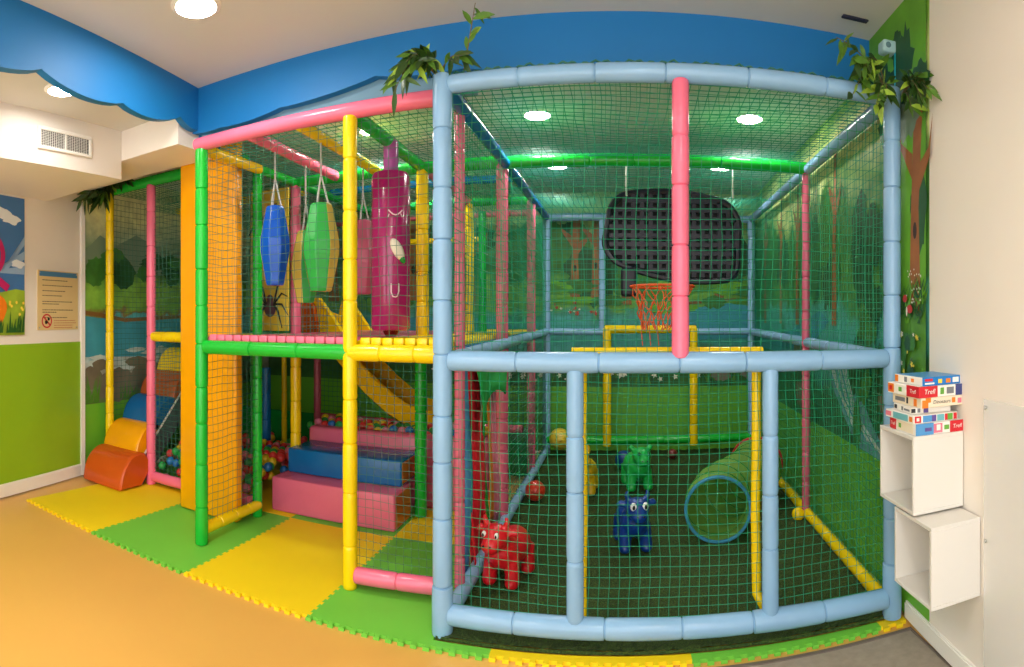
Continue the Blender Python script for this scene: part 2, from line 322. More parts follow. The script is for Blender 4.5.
for x, y, l in ((-1.66, 3.69, 'round recessed light above the climbing frame, left of blue corner post'), (-.5, 3.69, 'round recessed light above the cage roof, front row left of pink post'), (.88, 3.69, 'round recessed light above the cage roof, front row right of pink post'),
        (-1.6, 4.95, 'small round recessed light above climbing frame just left of blue corner post'), (-.5, 4.95, 'round recessed light behind green cross rail, left of pink post'), (.92, 4.95, 'round recessed light behind green cross rail, right of pink post')): downlight(x, y, ZL, l)
for x, y in ((-1.5, .2), (.3, .2), (-1.5, -1.1), (.3, -1.1)):                            # the same lamps go on over the camera
    downlight(x, y, ZU, 'round recessed light in the upper ceiling over the open floor', .1)

# ------------------------------------------------------------------ nets
def net(parent, O, U, W, cell=.043, r=.0016, m=NETG, sag=.02, label=None, name='net', jit=.004):
    O, U, W = np.array(O, float), np.array(U, float), np.array(W, float); lu, lw = np.linalg.norm(U), np.linalg.norm(W)
    nu, nw = max(2, round(lu/cell)), max(2, round(lw/cell)); n = np.cross(U/lu, W/lw); n /= np.linalg.norm(n)
    ph = rng.uniform(0, 6.28, 6); mb = MB()
    def pos(u, w):
        e = np.sin(PI*u)*np.sin(PI*w)
        a = jit*(np.sin(9*u+7*w+ph[0])+np.sin(17*w-6*u+ph[1]))*np.minimum(1, 6*e); b = jit*(np.sin(8*w-5*u+ph[2])+np.sin(15*u+4*w+ph[3]))*np.minimum(1, 6*e)
        d = sag*e+.4*sag*e*np.sin(7*u+5*w+ph[4])
        return O+np.outer(u, U)+np.outer(w, W)+np.outer(d, n)+np.outer(a, U/lu)+np.outer(b, W/lw)
    def line(us, ws, side):
        p = pos(us, ws); k = len(p); ring = np.stack([p+side*r, p+n*r, p-side*r, p-n*r], 1).reshape(-1, 3)
        i = np.arange(k-1)*4; fs = []
        for q in range(4):
            q2 = (q+1) % 4; fs.append(np.stack([i+q, i+q2, i+4+q2, i+4+q], 1))
        mb.add(ring, np.concatenate(fs).tolist())
    su = max(3, int(lu/.1)); sw = max(3, int(lw/.1))
    for k in range(nu+1): line(np.full(sw+1, k/nu), np.linspace(0, 1, sw+1), U/lu)
    for k in range(nw+1): line(np.linspace(0, 1, su+1), np.full(su+1, k/nw), W/lw)
    return mb.build(name, m, parent, smooth=False, label=label)
def post(parent, x, y, z0, z1, m, label, r=.045, foot=False): return MB().sleeve((x, y, z0), (x, y, z1), r, foot=foot).build('post', m, parent, label=label)
def rail(parent, a, b, m, label, r=.042, step=.3): return MB().sleeve(a, b, r, step).build('rail', m, parent, label=label)

# ------------------------------------------------------------------ blue ball cage
A = (-.752, 2.43); D = (1.247, 2.385)
BL = (-.70, 5.85); BR = (1.415, 5.85)
cage = thing('ball_cage', 'light blue padded ball cage with green netting around a turf pitch', 'play cage', (A[0], A[1], 0))
ZT, ZM, ZB = 2.43, 1.212, .094
def lerp(a, b, t): return (a[0]+(b[0]-a[0])*t, a[1]+(b[1]-a[1])*t)
def fr(x): return A[1]+(D[1]-A[1])*(x-A[0])/(D[0]-A[0])
post(cage, *A, -.0, 2.475, BLUE, 'light blue padded front corner post', .043, True); post(cage, *D, -.0, 2.475, BLUE, 'light blue padded corner post by the white wall', .041, True)
for z, l, r in ((ZT, 'light blue top rail across the front', .041), (ZM, 'light blue middle rail across the front', .045), (ZB, 'light blue bottom rail across the front', .046)):
    rail(cage, (A[0]+.03, A[1], z), (D[0]-.03, D[1], z), BLUE, l, r, .3)
for x in (-.168, .664): post(cage, x, fr(x), .12, ZM-.03, BLUE, 'light blue short post below the middle rail', .036 if x > 0 else .037)
post(cage, .274, fr(.274)-.008, ZM+.02, ZT-.03, PINK, 'pink post above the middle rail', .037)
BL5 = lerp(A, BL, .75)
for z0, z1, l in ((ZT, ZT, 'blue top rail along the left side'), (ZM, 1.26, 'light blue middle rail along the left side'), (.06, .06, 'light blue bottom rail along the left side')):
    rail(cage, (A[0]+.01, A[1]+.04, z0), (*BL, z1), DBLUE if l.startswith('blue') else BLUE, l, .036)
for z0, z1, mm, l in ((ZT, ZT, BLUE, 'light blue top rail along the right side'), (ZM, 1.26, BLUE, 'light blue middle rail along the right side'), (.05, .05, YELLOW, 'yellow bottom rail along the right side')):
    rail(cage, (D[0]-.0, D[1]+.05, z0), (*BR, z1), mm, l, .036, .28)
for p, z in ((BL, 2.47), (BR, 2.47)): post(cage, *p, 0, z, BLUE, 'light blue back corner post', .04)
rail(cage, (*BL, ZT), (*BR, ZT), BLUE, 'light blue top rail at the back', .04)
XG0, XG1 = -.08, .80
rail(cage, (BL[0], 5.85, 1.26), (XG0, 5.85, 1.26), BLUE, 'light blue back rail left of the yellow frame', .036); rail(cage, (XG1, 5.85, 1.26), (*BR, 1.26), BLUE, 'light blue back rail right of the yellow frame', .036)
rail(cage, (XG0-.03, 5.83, 1.285), (XG1+.03, 5.83, 1.285), YELLOW, 'yellow back rail over the far goal', .042)
for x in (XG0, XG1): post(cage, x, 5.82, .1, 1.3, YELLOW, 'yellow post of the far goal', .042)
rail(cage, (BL[0], 5.84, .16), (*(BR[0], 5.84), .16), GREEN, 'green bottom rail at the back', .04)
post(cage, -.13, 5.86, 1.28, 2.42, BLUE, 'light blue back post behind the black board', .035)
rail(cage, (A[0], 3.78, ZT+.01), (1.31, 3.78, ZT+.01), GREEN, 'green cross rail under the cage roof', .044)
post(cage, 1.305, 3.78, 0, ZT, DPINK, 'pink post halfway along the right side', .03); post(cage, -.752, 3.78, 0, ZT, DPINK, 'purple pink post halfway along the left side', .042); post(cage, -.735, 5.0, 0, ZT, DPINK, 'pink post far along the left side', .038)
MB().sphere((1.24, 3.76, .05), .045).build('end_cap', YELLOW, cage, label='yellow cap on the bottom rail')
net(cage, (A[0], A[1]+.015, ZM), (D[0]-A[0], D[1]-A[1], 0), (0, 0, ZT-ZM), .044, .0013, NETG, label='green net above the middle rail')
net(cage, (A[0], A[1]+.015, ZB), (D[0]-A[0], D[1]-A[1], 0), (0, 0, ZM-ZB), .043, .0013, NETG, label='green net below the middle rail')
net(cage, (A[0], A[1], ZT+.03), (D[0]-A[0], D[1]-A[1], 0), (.0, 1.37, 0), .045, .0022, NETB, -.05, label='green roof net at the front'); net(cage, (A[0], 3.8, ZT+.02), (2.08, 0, 0), (0.06, 2.05, 0), .05, .002, NETB, -.05, label='green roof net at the back')
net(cage, (*A, ZM), (BL[0]-A[0], BL[1]-A[1], 0), (0, 0, ZT-ZM), .05, .0018, NETG, label='green net on the upper left side')
net(cage, (-.75, 3.78, .06), (BL[0]+.75, BL[1]-3.78, 0), (0, 0, ZM-.06), .05, .0018, NETD, label='green net on the lower left side')
net(cage, (*D, ZM), (BR[0]-D[0], BR[1]-D[1], 0), (0, 0, ZT-ZM), .046, .0016, NETG, .0, label='green net on the upper right side')
net(cage, (*D, .05), (BR[0]-D[0], BR[1]-D[1], 0), (0, 0, ZM-.05), .046, .0016, NETG, .0, label='green net on the lower right side')
net(cage, (*BL, .12), (BR[0]-BL[0], 0, 0), (0, 0, ZT-.12), .052, .0018, NETG, label='green net at the back')
n = 150; MB().tube([(A[0]+.05+(D[0]-A[0]-.1)*i/n, fr(A[0]+2*i/n)+.004*math.sin(i*.9), ZT+.045+.006*math.sin(i*1.7)+.004*math.sin(i*.53)) for i in range(n+1)], .005, 5).build('net_edge', NETD, cage, label='dark green knotted net edge on the top rail')
# front goal made of thin yellow foam tubes just inside the two short posts
goal = thing('goal_frame', 'yellow foam tube goal frame inside the front of the blue cage', 'goal', (.25, 2.6, 0))
gy = 2.52
for x, s in ((-.145, 1), (.632, -1)):
    MB().tube([(x+.01*s*0, gy, ZM+.03), (x, gy, .9), (x+.004*s, gy, .5), (x-.002*s, gy+.005, .2), (x+.03*-s*-1*0+.0, gy, .16), (x+(.06 if s < 0 else .0), gy-.06, .05)], .022, 10).build('goal_post', YELLOW, goal)
MB().tube([(-.19, gy, ZM+.036), (.2, gy, ZM+.038), (.66, gy, ZM+.036)], .023, 10).build('crossbar', YELLOW, goal)
# turf
TURF, N, L, b = newmat('turf'); geo = N.new('ShaderNodeNewGeometry'); n1 = N.new('ShaderNodeTexNoise'); n1.inputs['Scale'].default_value = 160; n1.inputs['Detail'].default_value = 3
n2 = N.new('ShaderNodeTexNoise'); n2.inputs['Scale'].default_value = 3; cr = N.new('ShaderNodeValToRGB'); cr.color_ramp.elements[0].position = .3; cr.color_ramp.elements[1].position = .75
cr.color_ramp.elements[0].color = srgb(30, 58, 14); cr.color_ramp.elements[1].color = srgb(84, 116, 34); e = cr.color_ramp.elements.new(.5); e.color = srgb(54, 78, 22)
for q in (n1, n2): L.new(geo.outputs['Position'], q.inputs['Vector'])
L.new(n1.outputs['Fac'], cr.inputs[0]); L.new(cr.outputs[0], b.inputs['Base Color']); b.inputs['Roughness'].default_value = .9
bp = N.new('ShaderNodeBump'); bp.inputs['Distance'].default_value = .02; L.new(n1.outputs['Fac'], bp.inputs['Height']); L.new(bp.outputs[0], b.inputs['Normal'])
mb = MB(); nx, ny = 110, 170; xs = np.linspace(-.77, 1.27, nx); ys = np.linspace(2.385, 6.0, ny)
zz = .014+rng.uniform(0, .008, (ny, nx)); Xg, Yg = np.meshgrid(xs, ys); Xg = Xg+.05*(Yg-2.38)*(Xg > 0)*np.clip(Xg/1.27, 0, 1); top = np.stack([Xg, Yg, zz], -1).reshape(-1, 3)
mb.add(top, [(j*nx+i, j*nx+i+1, (j+1)*nx+i+1, (j+1)*nx+i) for j in range(ny-1) for i in range(nx-1)])
mb.add([(-.77, 2.385, .001), (1.27, 2.385, .001), (1.27, 2.385, .016), (-.77, 2.385, .016)], [(0, 1, 2, 3)])
tag(recenter(mb.build('turf_carpet', TURF, smooth=False), (.25, 4.1, 0)), 'dark green artificial turf covering the floor of the blue cage', 'turf')

# ------------------------------------------------------------------ climbing frame (left)
FY = 2.68; Z5 = 2.475; GX, YX, PX = -2.345, -1.325, -.80
frame = thing('climbing_frame', 'two level multicoloured padded climbing frame with decks and nets', 'climbing frame', (GX, FY, 0))
post(frame, GX, FY, 0, Z5-.03, GREEN, 'green padded front post', .040); post(frame, YX, FY-.01, 0, Z5-.03, YELLOW, 'yellow padded front post', .038); post(frame, -.757, 2.735, .0, Z5-.03, DPINK, 'pink post close behind blue corner post', .026)
rail(frame, (GX-.04, FY-.005, Z5), (A[0]-.05, FY-.005, Z5), PINK, 'long pink top rail', .042, 9)
rail(frame, (GX+.03, FY, 1.222), (YX, FY, 1.222), GREEN, 'green front rail of the upper deck', .042); rail(frame, (YX, FY-.01, 1.222), (A[0]-.02, FY-.01, 1.222), YELLOW, 'yellow front rail of the upper deck', .045, .22)
rail(frame, (YX+.03, FY-.01, .075), (PX-.0, FY+.03, .075), PINK, 'pink bottom rail', .043, .22)
YR = 3.78; SY = 3.3
post(frame, GX-.02, SY, 0, Z5, GREEN, 'green side post', .035)
post(frame, GX, YR, 1.25, Z5, DPINK, 'pink upper post', .042); post(frame, GX, YR, .0, 1.25, YELLOW, 'yellow lower post', .042)
post(frame, YX+.01, YR, 1.25, Z5, YELLOW, 'yellow upper post behind the magenta bag', .045); post(frame, YX-.02, YR+.05, 0, 1.25, GREEN, 'green lower post right of the soft steps', .043)
post(frame, YX+.02, 5.05, 1.2, Z5, YELLOW, 'yellow rear post', .042); post(frame, YX+.02, 5.05, 0, 1.2, DGREEN, 'green rear post under deck', .042)
post(frame, -2.79, 4.9, 0, 1.2, DPINK, 'pink rear post under deck', .036); post(frame, -2.9, 4.0, 0, Z5, DGREEN, 'green inner post', .04); post(frame, -2.95, 4.55, 0, 1.2, YELLOW, 'thin yellow inner post', .026); post(frame, -2.98, 4.3, 0, .95, DBLUE, 'deep blue inner post', .04)
post(frame, -2.4, 5.6, 1.2, Z5, DPINK, 'pink back post', .04); post(frame, YX, 5.65, 0, Z5, GREEN, 'green back post', .04)
rail(frame, (GX, FY, Z5-.03), (GX, SY, Z5-.03), YELLOW, 'yellow top side rail', .035); rail(frame, (GX, SY, Z5-.03), (GX, 5.6, Z5-.03), GREEN, 'green top side rail', .035)
rail(frame, (-1.98, FY, Z5-.01), (-1.98, YR, Z5-.03), PINK, 'pink top rail holding the blue bag', .036, .22); rail(frame, (-1.65, FY, Z5-.01), (-1.65, YR, Z5-.03), YELLOW, 'yellow top rail holding the green bag', .036, .22)
rail(frame, (YX, FY, Z5-.01), (YX, YR, Z5-.02), GREEN, 'green top rail holding the magenta bag', .04); rail(frame, (YX, YR, Z5-.02), (YX, 5.05, Z5-.02), PINK, 'pink top rail behind', .035)
rail(frame, (GX, YR, Z5-.03), (A[0]-.02, YR, Z5-.03), GREEN, 'green cross top rail', .042); rail(frame, (GX, 4.35, Z5+.0), (A[0], 4.35, Z5+.0), DBLUE, 'deep blue cross top rail', .032)
rail(frame, (GX, 5.05, Z5-.03), (A[0]-.02, 5.05, Z5-.03), GREEN, 'green rear cross rail', .036); rail(frame, (-4.05, 5.68, Z5-.02), (BL[0]-.05, 5.68, Z5-.02), DPINK, 'pink back top rail', .036); rail(frame, (GX, 5.68, 2.2), (YX, 5.68, 2.2), YELLOW, 'yellow back rail', .03)
rail(frame, (GX-.01, FY+.03, .085), (GX-.01, SY, .085), YELLOW, 'yellow bottom side rail', .036, .14); rail(frame, (GX, FY, 1.225), (GX, YR, 1.225), GREEN, 'green deck side rail', .036)
rail(frame, (YX, 5.68, 1.25), (BL[0]-.06, 5.68, 1.25), YELLOW, 'yellow back deck rail', .036); rail(frame, (YX, 3.85, 1.235), (YX, 5.68, 1.235), YELLOW, 'yellow deck side rail', .036)
rail(frame, (-2.79, 4.95, .43), (PX, 4.95, .43), DPINK, 'pink rear rail of the ball pit', .036)
rail(frame, (PX, 2.77, 1.22), (PX, 5.6, 1.25), DBLUE, 'blue deck rail beside the cage', .03)
MB().rbox((-4.05, 5.0, .0), (BL[0]-.06, 5.03, .44), .01).build('pit_wall', DGREEN, frame, label='dark green rear wall of the ball pit')
# decks: padded sheets with tied edges
MB().rbox((GX, FY+.03, 1.235), (YX, 5.0, 1.285), .018).build('deck', DPINK, frame, label='pink padded upper deck'); MB().rbox((YX+.01, FY+.03, 1.235), (PX, 3.85, 1.285), .018).build('deck', YELLOW, frame, label='yellow padded upper deck')
MB().rbox((-4.02, 4.15, 1.2), (GX-.01, 5.6, 1.26), .018).build('deck', DGREEN, frame, label='green padded entrance deck')
for x0, x1, mm, l in ((GX+.06, YX-.05, PINK, 'pink tied deck edging'), (YX+.05, A[0]-.05, YELLOW, 'yellow tied deck edging')):
    mb = MB(); k = x0; 
    while k < x1-.03: mb.rbox((k, FY+.0, 1.262), (k+.056, FY+.04, 1.3), .008, seg=2); k += .062
    mb.build('deck_edge', mm, frame, label=l)
mb = MB(); k = 0
nn = dict(cell=.05, r=.0013, m=NETD)
net(frame, (GX, FY+.02, 1.26), (YX-GX, 0, 0), (0, 0, Z5-1.27), **nn, label='dark net across the upper deck'); net(frame, (YX, FY+.02, 1.26), (A[0]-YX, 0, 0), (0, 0, Z5-1.27), **nn, label='dark net right of the yellow post, upper')
net(frame, (YX, FY+.02, .08), (A[0]-YX, 0, 0), (0, 0, 1.14), .042, .0012, NETD, label='dark net right of the yellow post, lower')
net(frame, (GX, FY, .09), (0, SY-FY, 0), (0, 0, 1.13), .05, .0014, NETD, .0, label='dark side net, lower'); net(frame, (GX, FY, 1.24), (0, SY-FY, 0), (0, 0, Z5-1.27), .05, .0014, NETD, .0, label='dark side net, upper')
net(frame, (GX, FY, Z5), (A[0]-GX, 0, 0), (0, 1.1, 0), .05, .002, NETB, -.03, label='green roof net'); net(frame, (-4.05, 3.8, Z5-.02), (3.28, 0, 0), (0, 1.85, 0), .06, .0022, NETG, -.03, label='green rear roof net')
net(frame, (-4.05, 5.7, 1.24), (3.3, 0, 0), (0, 0, 1.22), .055, .002, NETG, label='green back net'); net(frame, (YX, YR, 1.26), (0, 1.85, 0), (0, 0, 1.2), .055, .002, NETG, label='green inner net')
net(frame, (GX, YR, 1.26), (0, 1.3, 0), (0, 0, 1.2), .055, .002, NETD, label='dark inner net'); net(frame, (-2.8, 4.97, .44), (2.0, 0, 0), (0, 0, .78), .05, .002, NETD, label='dark net behind the ball pit')
# entrance bay at far left
EY = 3.36; ZE = 2.555
post(frame, -4.03, EY-.02, 0, ZE-.02, YELLOW, 'yellow entrance post by the river mural', .038); post(frame, -3.505, EY, 0, ZE-.03, PINK, 'pink entrance post', .04)
rail(frame, (-4.1, EY, ZE), (-2.5, EY, ZE), GREEN, 'green entrance top rail', .045); rail(frame, (-3.48, EY, 1.245), (-2.45, EY, 1.245), YELLOW, 'yellow entrance middle rail', .042, .14); rail(frame, (-3.48, EY, .07), (-2.45, EY, .07), PINK, 'pink entrance bottom rail', .043, .3)
rail(frame, (-4.0, 4.2, Z5), (-2.5, 4.2, Z5), YELLOW, 'yellow second entrance top rail', .036)
net(frame, (-3.50, EY, .1), (1.05, 0, 0), (0, 0, 1.13), .048, .0017, NETD, label='dark entrance net, lower'); net(frame, (-3.50, EY, 1.27), (1.1, 0, 0), (0, 0, 1.26), .048, .0017, NETD, label='dark entrance net, upper')
net(frame, (-4.07, EY, .5), (0, 2.15, 0), (0, 0, 2.0), .05, .0017, NETD, .0, label='dark net along the mural'); net(frame, (-3.50, EY, .0), (0, .8, 0), (0, 0, 1.2), .05, .0017, NETD, .0, label='dark net beside the roller steps')
net(frame, (-4.05, EY, ZE-.02), (1.55, 0, 0), (0, .75, 0), .05, .002, NETG, -.02, label='green entrance roof net')
# spider picture sheet between the green and pink posts
SPY = mat('spider sheet yellow', (214, 190, 60), .55, var=.15, vscale=5); SPM = mat('spider body plum', (92, 58, 84), .5)
SY2 = 3.70
sheet = MB().rbox((-2.72, SY2, 1.3), (-2.36, SY2+.012, 2.4), .003, seg=1).build('picture_sheet', SPY, frame, False, 'yellow sheet with two painted black spiders')
def spider(cx_, cz, s_):
    y = SY2-.003; mb = MB()
    for sd in (-1, 1):
        for an in (65, 25, -20, -60):
            a = math.radians(an); p0 = (cx_+sd*.25*s_, cz+.05*s_); p1 = (cx_+sd*(.25+.55*math.cos(a))*s_, cz+(.3+.75*math.sin(a))*s_); p2 = (cx_+sd*(.35+.85*math.cos(a))*s_, cz+(1.3*math.sin(a)-.1)*s_)
            mb.tube([(p0[0], y, p0[1]), (p1[0], y, p1[1]), (p2[0], y, p2[1])], [.07*s_, .06*s_, .025*s_], 5)
    mb.build('spider_legs', EYEB, sheet); mb = MB(); mb.sphere((cx_, y, cz-.18*s_), (.38*s_, .006, .46*s_)); mb.sphere((cx_, y, cz+.34*s_), (.22*s_, .006, .22*s_)); mb.build('spider_body', SPM, sheet)
spider(-2.53, 1.50, .145); spider(-2.57, 2.13, .145)

# orange yellow pad beside the front post
mb = MB(); mb.rbox((-2.915, 3.085, .005), (-2.39, 3.165, 2.655), .018)
tag(recenter(mb.build('padded_panel', AMBER), (-2.65, 3.12, 0)), 'tall amber yellow padded panel standing left of the green front post', 'pad')

# roller climbing steps
st = thing('roller_steps', 'climbing steps of five soft rolls by the river mural at far left', 'soft steps', (-3.8, 3.12, 0))
def roll(k, m, label):
    cy, cz = 3.2+.222*k, .13+.208*k; x0, x1 = -4.01, (-3.50 if k == 0 else -3.565); n = 18; prof = []
    for i in range(n+1):                                 # rounded nose towards the climber, flat underside along the ramp
        a = math.radians(108*i/n); prof.append((cy+.03-.215*math.cos(a), cz-.124+.275*math.sin(a)))
    prof += [(cy+.17, cz+.03), (cy+.05, cz-.124)]
    mb = MB(); rings = [(x0, .92), (x0+.015, .985), (x0+.04, 1), (x1-.04, 1), (x1-.015, .985), (x1, .92)]; vs = []; fs = []; q = len(prof)
    for x, s in rings: vs += [(x, cy+(y-cy)*s, cz+(z-cz)*s) for y, z in prof]
    for r in range(len(rings)-1):
        for i in range(q): fs.append((r*q+i, r*q+(i+1) % q, (r+1)*q+(i+1) % q, (r+1)*q+i))
    fs += [tuple(range(q))[::-1], tuple((len(rings)-1)*q+i for i in range(q))]
    mb.add(vs, fs); mb.build('roll', m, st, label=label)
for k, (m, l) in enumerate(((ORANGE, 'orange bottom roll'), (AMBER, 'yellow second roll'), (STEPBLUE, 'blue third roll'), (RUST, 'orange brown fourth roll'), (YELLOW, 'yellow top roll'))): roll(k, m, l)
GREYB = mat('grey board', (70, 72, 76), .6)
mb = MB(); pr = [(3.12, 0), (3.3, 0), (4.36, 1.06), (4.36, 1.2), (4.2, 1.2)]
mb.extrude([(-3.562, y, z) for y, z in pr], (.018, 0, 0)); mb.build('side_board', GREYB, st, False, 'dark grey side board')
mb = MB(); mb.extrude([(-3.543, 3.12, .06), (-3.543, 3.145, .06), (-3.543, 4.225, 1.2), (-3.543, 4.2, 1.2)], (.004, 0, 0)); mb.build('board_edge', TRIMW, st, False, 'white edge of the side board')

# soft steps in the opening
def block(name, a, b, m, m2, label):
    o = thing(name, label, 'soft step', ((a[0]+b[0])/2, (a[1]+b[1])/2, a[2])); MB().rbox(a, b, .014).build('cover', m, o)
    MB().rbox((b[0]-.004, a[1]+.016, a[2]+.016), (b[0]+.004, b[1]-.016, b[2]-.016), .003, seg=1).build('end_panel', m2, o, label='rust brown end panel'); return o
block('soft_step', (-2.36, 3.47, .002), (-1.40, 3.79, .245), DPINK, RUST, 'long dusty pink foam step on the mats, lowest before the ball pit')
block('soft_step', (-2.33, 3.64, .247), (-1.42, 3.99, .425), STEPBLUE, RUST, 'deep blue foam step lying on the pink step').location.z = .247
mb = MB(); mb.rbox((-2.36, 3.99+.002, .0), (PX-.1, 4.12, .53), .03)
tag(recenter(mb.build('pit_barrier', DPINK), (-1.6, 4.05, 0)), 'low dusty pink padded wall of the ball pit behind blue step', 'pad')

# slide
SL = mat('slide yellow', (238, 186, 12), .25, coat=.3)
sl = thing('slide', 'yellow plastic slide dropping from the deck into the ball pit', 'slide', (-2.1, 4.6, .3))
path = [(-2.7, 1.3), (-2.52, 1.24), (-2.38, 1.08), (-2.22, .90), (-2.04, .735), (-1.86, .60), (-1.70, .515), (-1.52, .475), (-1.45, .47)]
sec = [(-.24, .17), (-.225, .185), (-.21, .17), (-.19, .04), (-.1, .0), (.1, .0), (.19, .04), (.21, .17), (.225, .185), (.24, .17), (.215, .02), (.11, -.03), (-.11, -.03), (-.215, .02)]
vs = []; fs = []; q = len(sec)
for i, (x, z) in enumerate(path):
    a = path[max(0, i-1)]; b2 = path[min(len(path)-1, i+1)]; d = Vector((b2[0]-a[0], b2[1]-a[1])).normalized(); nx_, nz_ = -d.y, d.x
    vs += [(x+nx_*h, 4.62+w, z+nz_*h) for w, h in sec]
for i in range(len(path)-1):
    for k in range(q): fs.append((i*q+k, i*q+(k+1) % q, (i+1)*q+(k+1) % q, (i+1)*q+k))
fs += [tuple(range(q))[::-1], tuple((len(path)-1)*q+k for k in range(q))]
MB().add(vs, fs).build('chute', SL, sl)
for y, m, l, pl_ in ((4.24, ORANGE, 'orange entry wing', ((-2.66, 1.28), (-2.42, 1.28), (-2.46, 1.5), (-2.52, 1.57), (-2.6, 1.48))), (4.31, YELLOW, 'yellow entry wing', ((-2.6, 1.28), (-2.22, 1.28), (-2.28, 1.36), (-2.36, 1.47), (-2.45, 1.575), (-2.52, 1.57))), (4.9, YELLOW, 'yellow entry wing', ((-2.6, 1.28), (-2.22, 1.28), (-2.28, 1.36), (-2.36, 1.47), (-2.45, 1.575), (-2.52, 1.57)))):
    MB().extrude([(x, y, z) for x, z in pl_], (0, .06, 0)).build('entry_wing', m, sl, label=l)

# ------------------------------------------------------------------ hanging bags
def hexbag(name, x, y, z0, z1, r, ms, label, parent_z, rot=0, pat=(0, 0, 1, 1, 0, 1, 1, 0)):
    t = thing(name, label, 'punch bag', (x, y, z0), 'hanging foam bags'); mb = MB(); h = z1-z0; n = 8; rot += math.atan2(-y, -x)-PI/8
    lev = [(0, .05*r), (.0, .56*r), (.015, .62*r), (h*.42, .99*r), (h*.5, r), (h*.58, .99*r), (h-.015, .62*r), (h, .54*r), (h, .05*r)]
    vs = []; fs = []; mi = []
    for zz, rr in lev: vs += [(x+rr*math.cos(2*PI*k/n+rot), y+rr*math.sin(2*PI*k/n+rot), z0+zz) for k in range(n)]
    for i in range(len(lev)-1):
        for k in range(n): mb_f = (i*n+k, i*n+(k+1) % n, (i+1)*n+(k+1) % n, (i+1)*n+k); fs.append(mb_f); mi.append(pat[k])
    mb.add(vs, fs); mb.mi = mi; o = mb.build('bag_body', ms, t, smooth=False)
    bv = o.modifiers.new('b', 'BEVEL'); bv.width = .006; bv.segments = 2
    mb = MB(); 
    for k in range(3): mb.tube([(x+.4*r*math.cos(2*PI*k/3+.5), y+.4*r*math.sin(2*PI*k/3+.5), z1-.005), (x, y, z1+.17)], .006, 5)
    mb.tube([(x, y, z1+.17), (x, y, parent_z)], .006, 5); mb.build('strap', STRAP, t, label='pale webbing strap')
STRAP = mat('webbing strap', (178, 176, 172), .7); STRAPG = mat('webbing green', (40, 130, 80), .7)
BAGB = vinyl('bag blue', (8, 78, 180), .2); BAGW = vinyl('bag pale pink', (226, 168, 186), .25); BAGG = vinyl('bag green', (40, 158, 66), .25); BAGY = vinyl('bag yellow', (208, 190, 84), .25); BAGP = vinyl('bag rose', (190, 84, 116), .25)
hexbag('punch_bag', -1.98, 2.95, 1.60, 2.09, .098, [BAGB, BAGW], 'blue and pale pink faceted bag hanging over the pink deck', 2.43, 0)
hexbag('punch_bag', -1.65, 2.94, 1.555, 2.07, .112, [BAGG, BAGY], 'bright green and yellow faceted bag, in front of a similar one', 2.43, .1, (0, 1, 1, 0, 0, 1, 0, 0))
hexbag('punch_bag', -1.97, 3.3, 1.50, 1.98, .1, [BAGG, BAGY], 'yellow and green faceted bag mostly hidden behind the front green one', 2.43, .1, (0, 0, 1, 1, 0, 1, 1, 1))
hexbag('punch_bag', -1.65, 3.52, 1.56, 2.06, .098, [BAGP, BAGP], 'rose faceted bag half hidden between yellow post and magenta bag', 2.43, 0)
mg = thing('punch_bag', 'large glossy magenta cylinder bag with winking face hanging at the deck', 'punch bag', (YX, 3.2, 1.33), 'hanging foam bags')
bx, by, br = YX+.01, 3.2, .117
MB().lathe((bx, by, 1.325), (bx, by, 2.27), [(0, .09), (.004, .108), (.02, br), (.47, br*1.01), (.915, br), (.94, .106), (.945, .088)], 32).build('bag_body', MAGENTA, mg)
MB().sleeve((bx, by, 2.27), (bx, by, 2.47), .044, .2).build('hanger_sleeve', PURPLE, mg, label='purple hanger sleeve'); MB().lathe((bx, by, 1.29), (bx, by, 1.326), [(0, .03), (.02, .045), (.036, .05)], 16).build('bottom_knob', vinyl('dark red', (120, 20, 30)), mg, label='dark red bottom knob')
fa = math.atan2(-by, -bx)+.22
def onbag(da, z, r=br+.003): return (bx+r*math.cos(fa+da), by+r*math.sin(fa+da), z)
PALE = mat('pale print', (232, 196, 210), .4)
MB().tube([onbag(-.35+.12*i, 2.03-.03*math.sin(PI*i/6)) for i in range(7)], .004, 6).tube([onbag(-.3, 2.005), onbag(-.36, 1.985)], .003, 5).tube([onbag(.28, 2.01), onbag(.36, 1.99)], .003, 5).build('eye_print', PALE, mg, label='pale winking eye')
MB().tube([onbag(-.2, 1.6), onbag(-.2, 1.55), onbag(-.12, 1.525), onbag(.02, 1.522), onbag(.12, 1.53), onbag(.18, 1.56), onbag(.17, 1.6)], .004, 6).build('mouth_print', PALE, mg, label='pale smiling mouth')
c = Vector(onbag(.1, 1.80)); rot = Matrix.Rotation(fa+.1, 3, 'Z') @ Matrix.Rotation(.5, 3, 'X')
mb = MB(); mb.sphere(c, (.02, .034, .07), rot=rot); mb.build('nose', mat('nose cream', (226, 216, 196), .5), mg, label='cream nose'); MB().sphere(c+rot @ Vector((.0, 0, -.062)), (.014, .018, .03), rot=rot).build('nose_tip', DGREEN, mg, label='green nose tip')

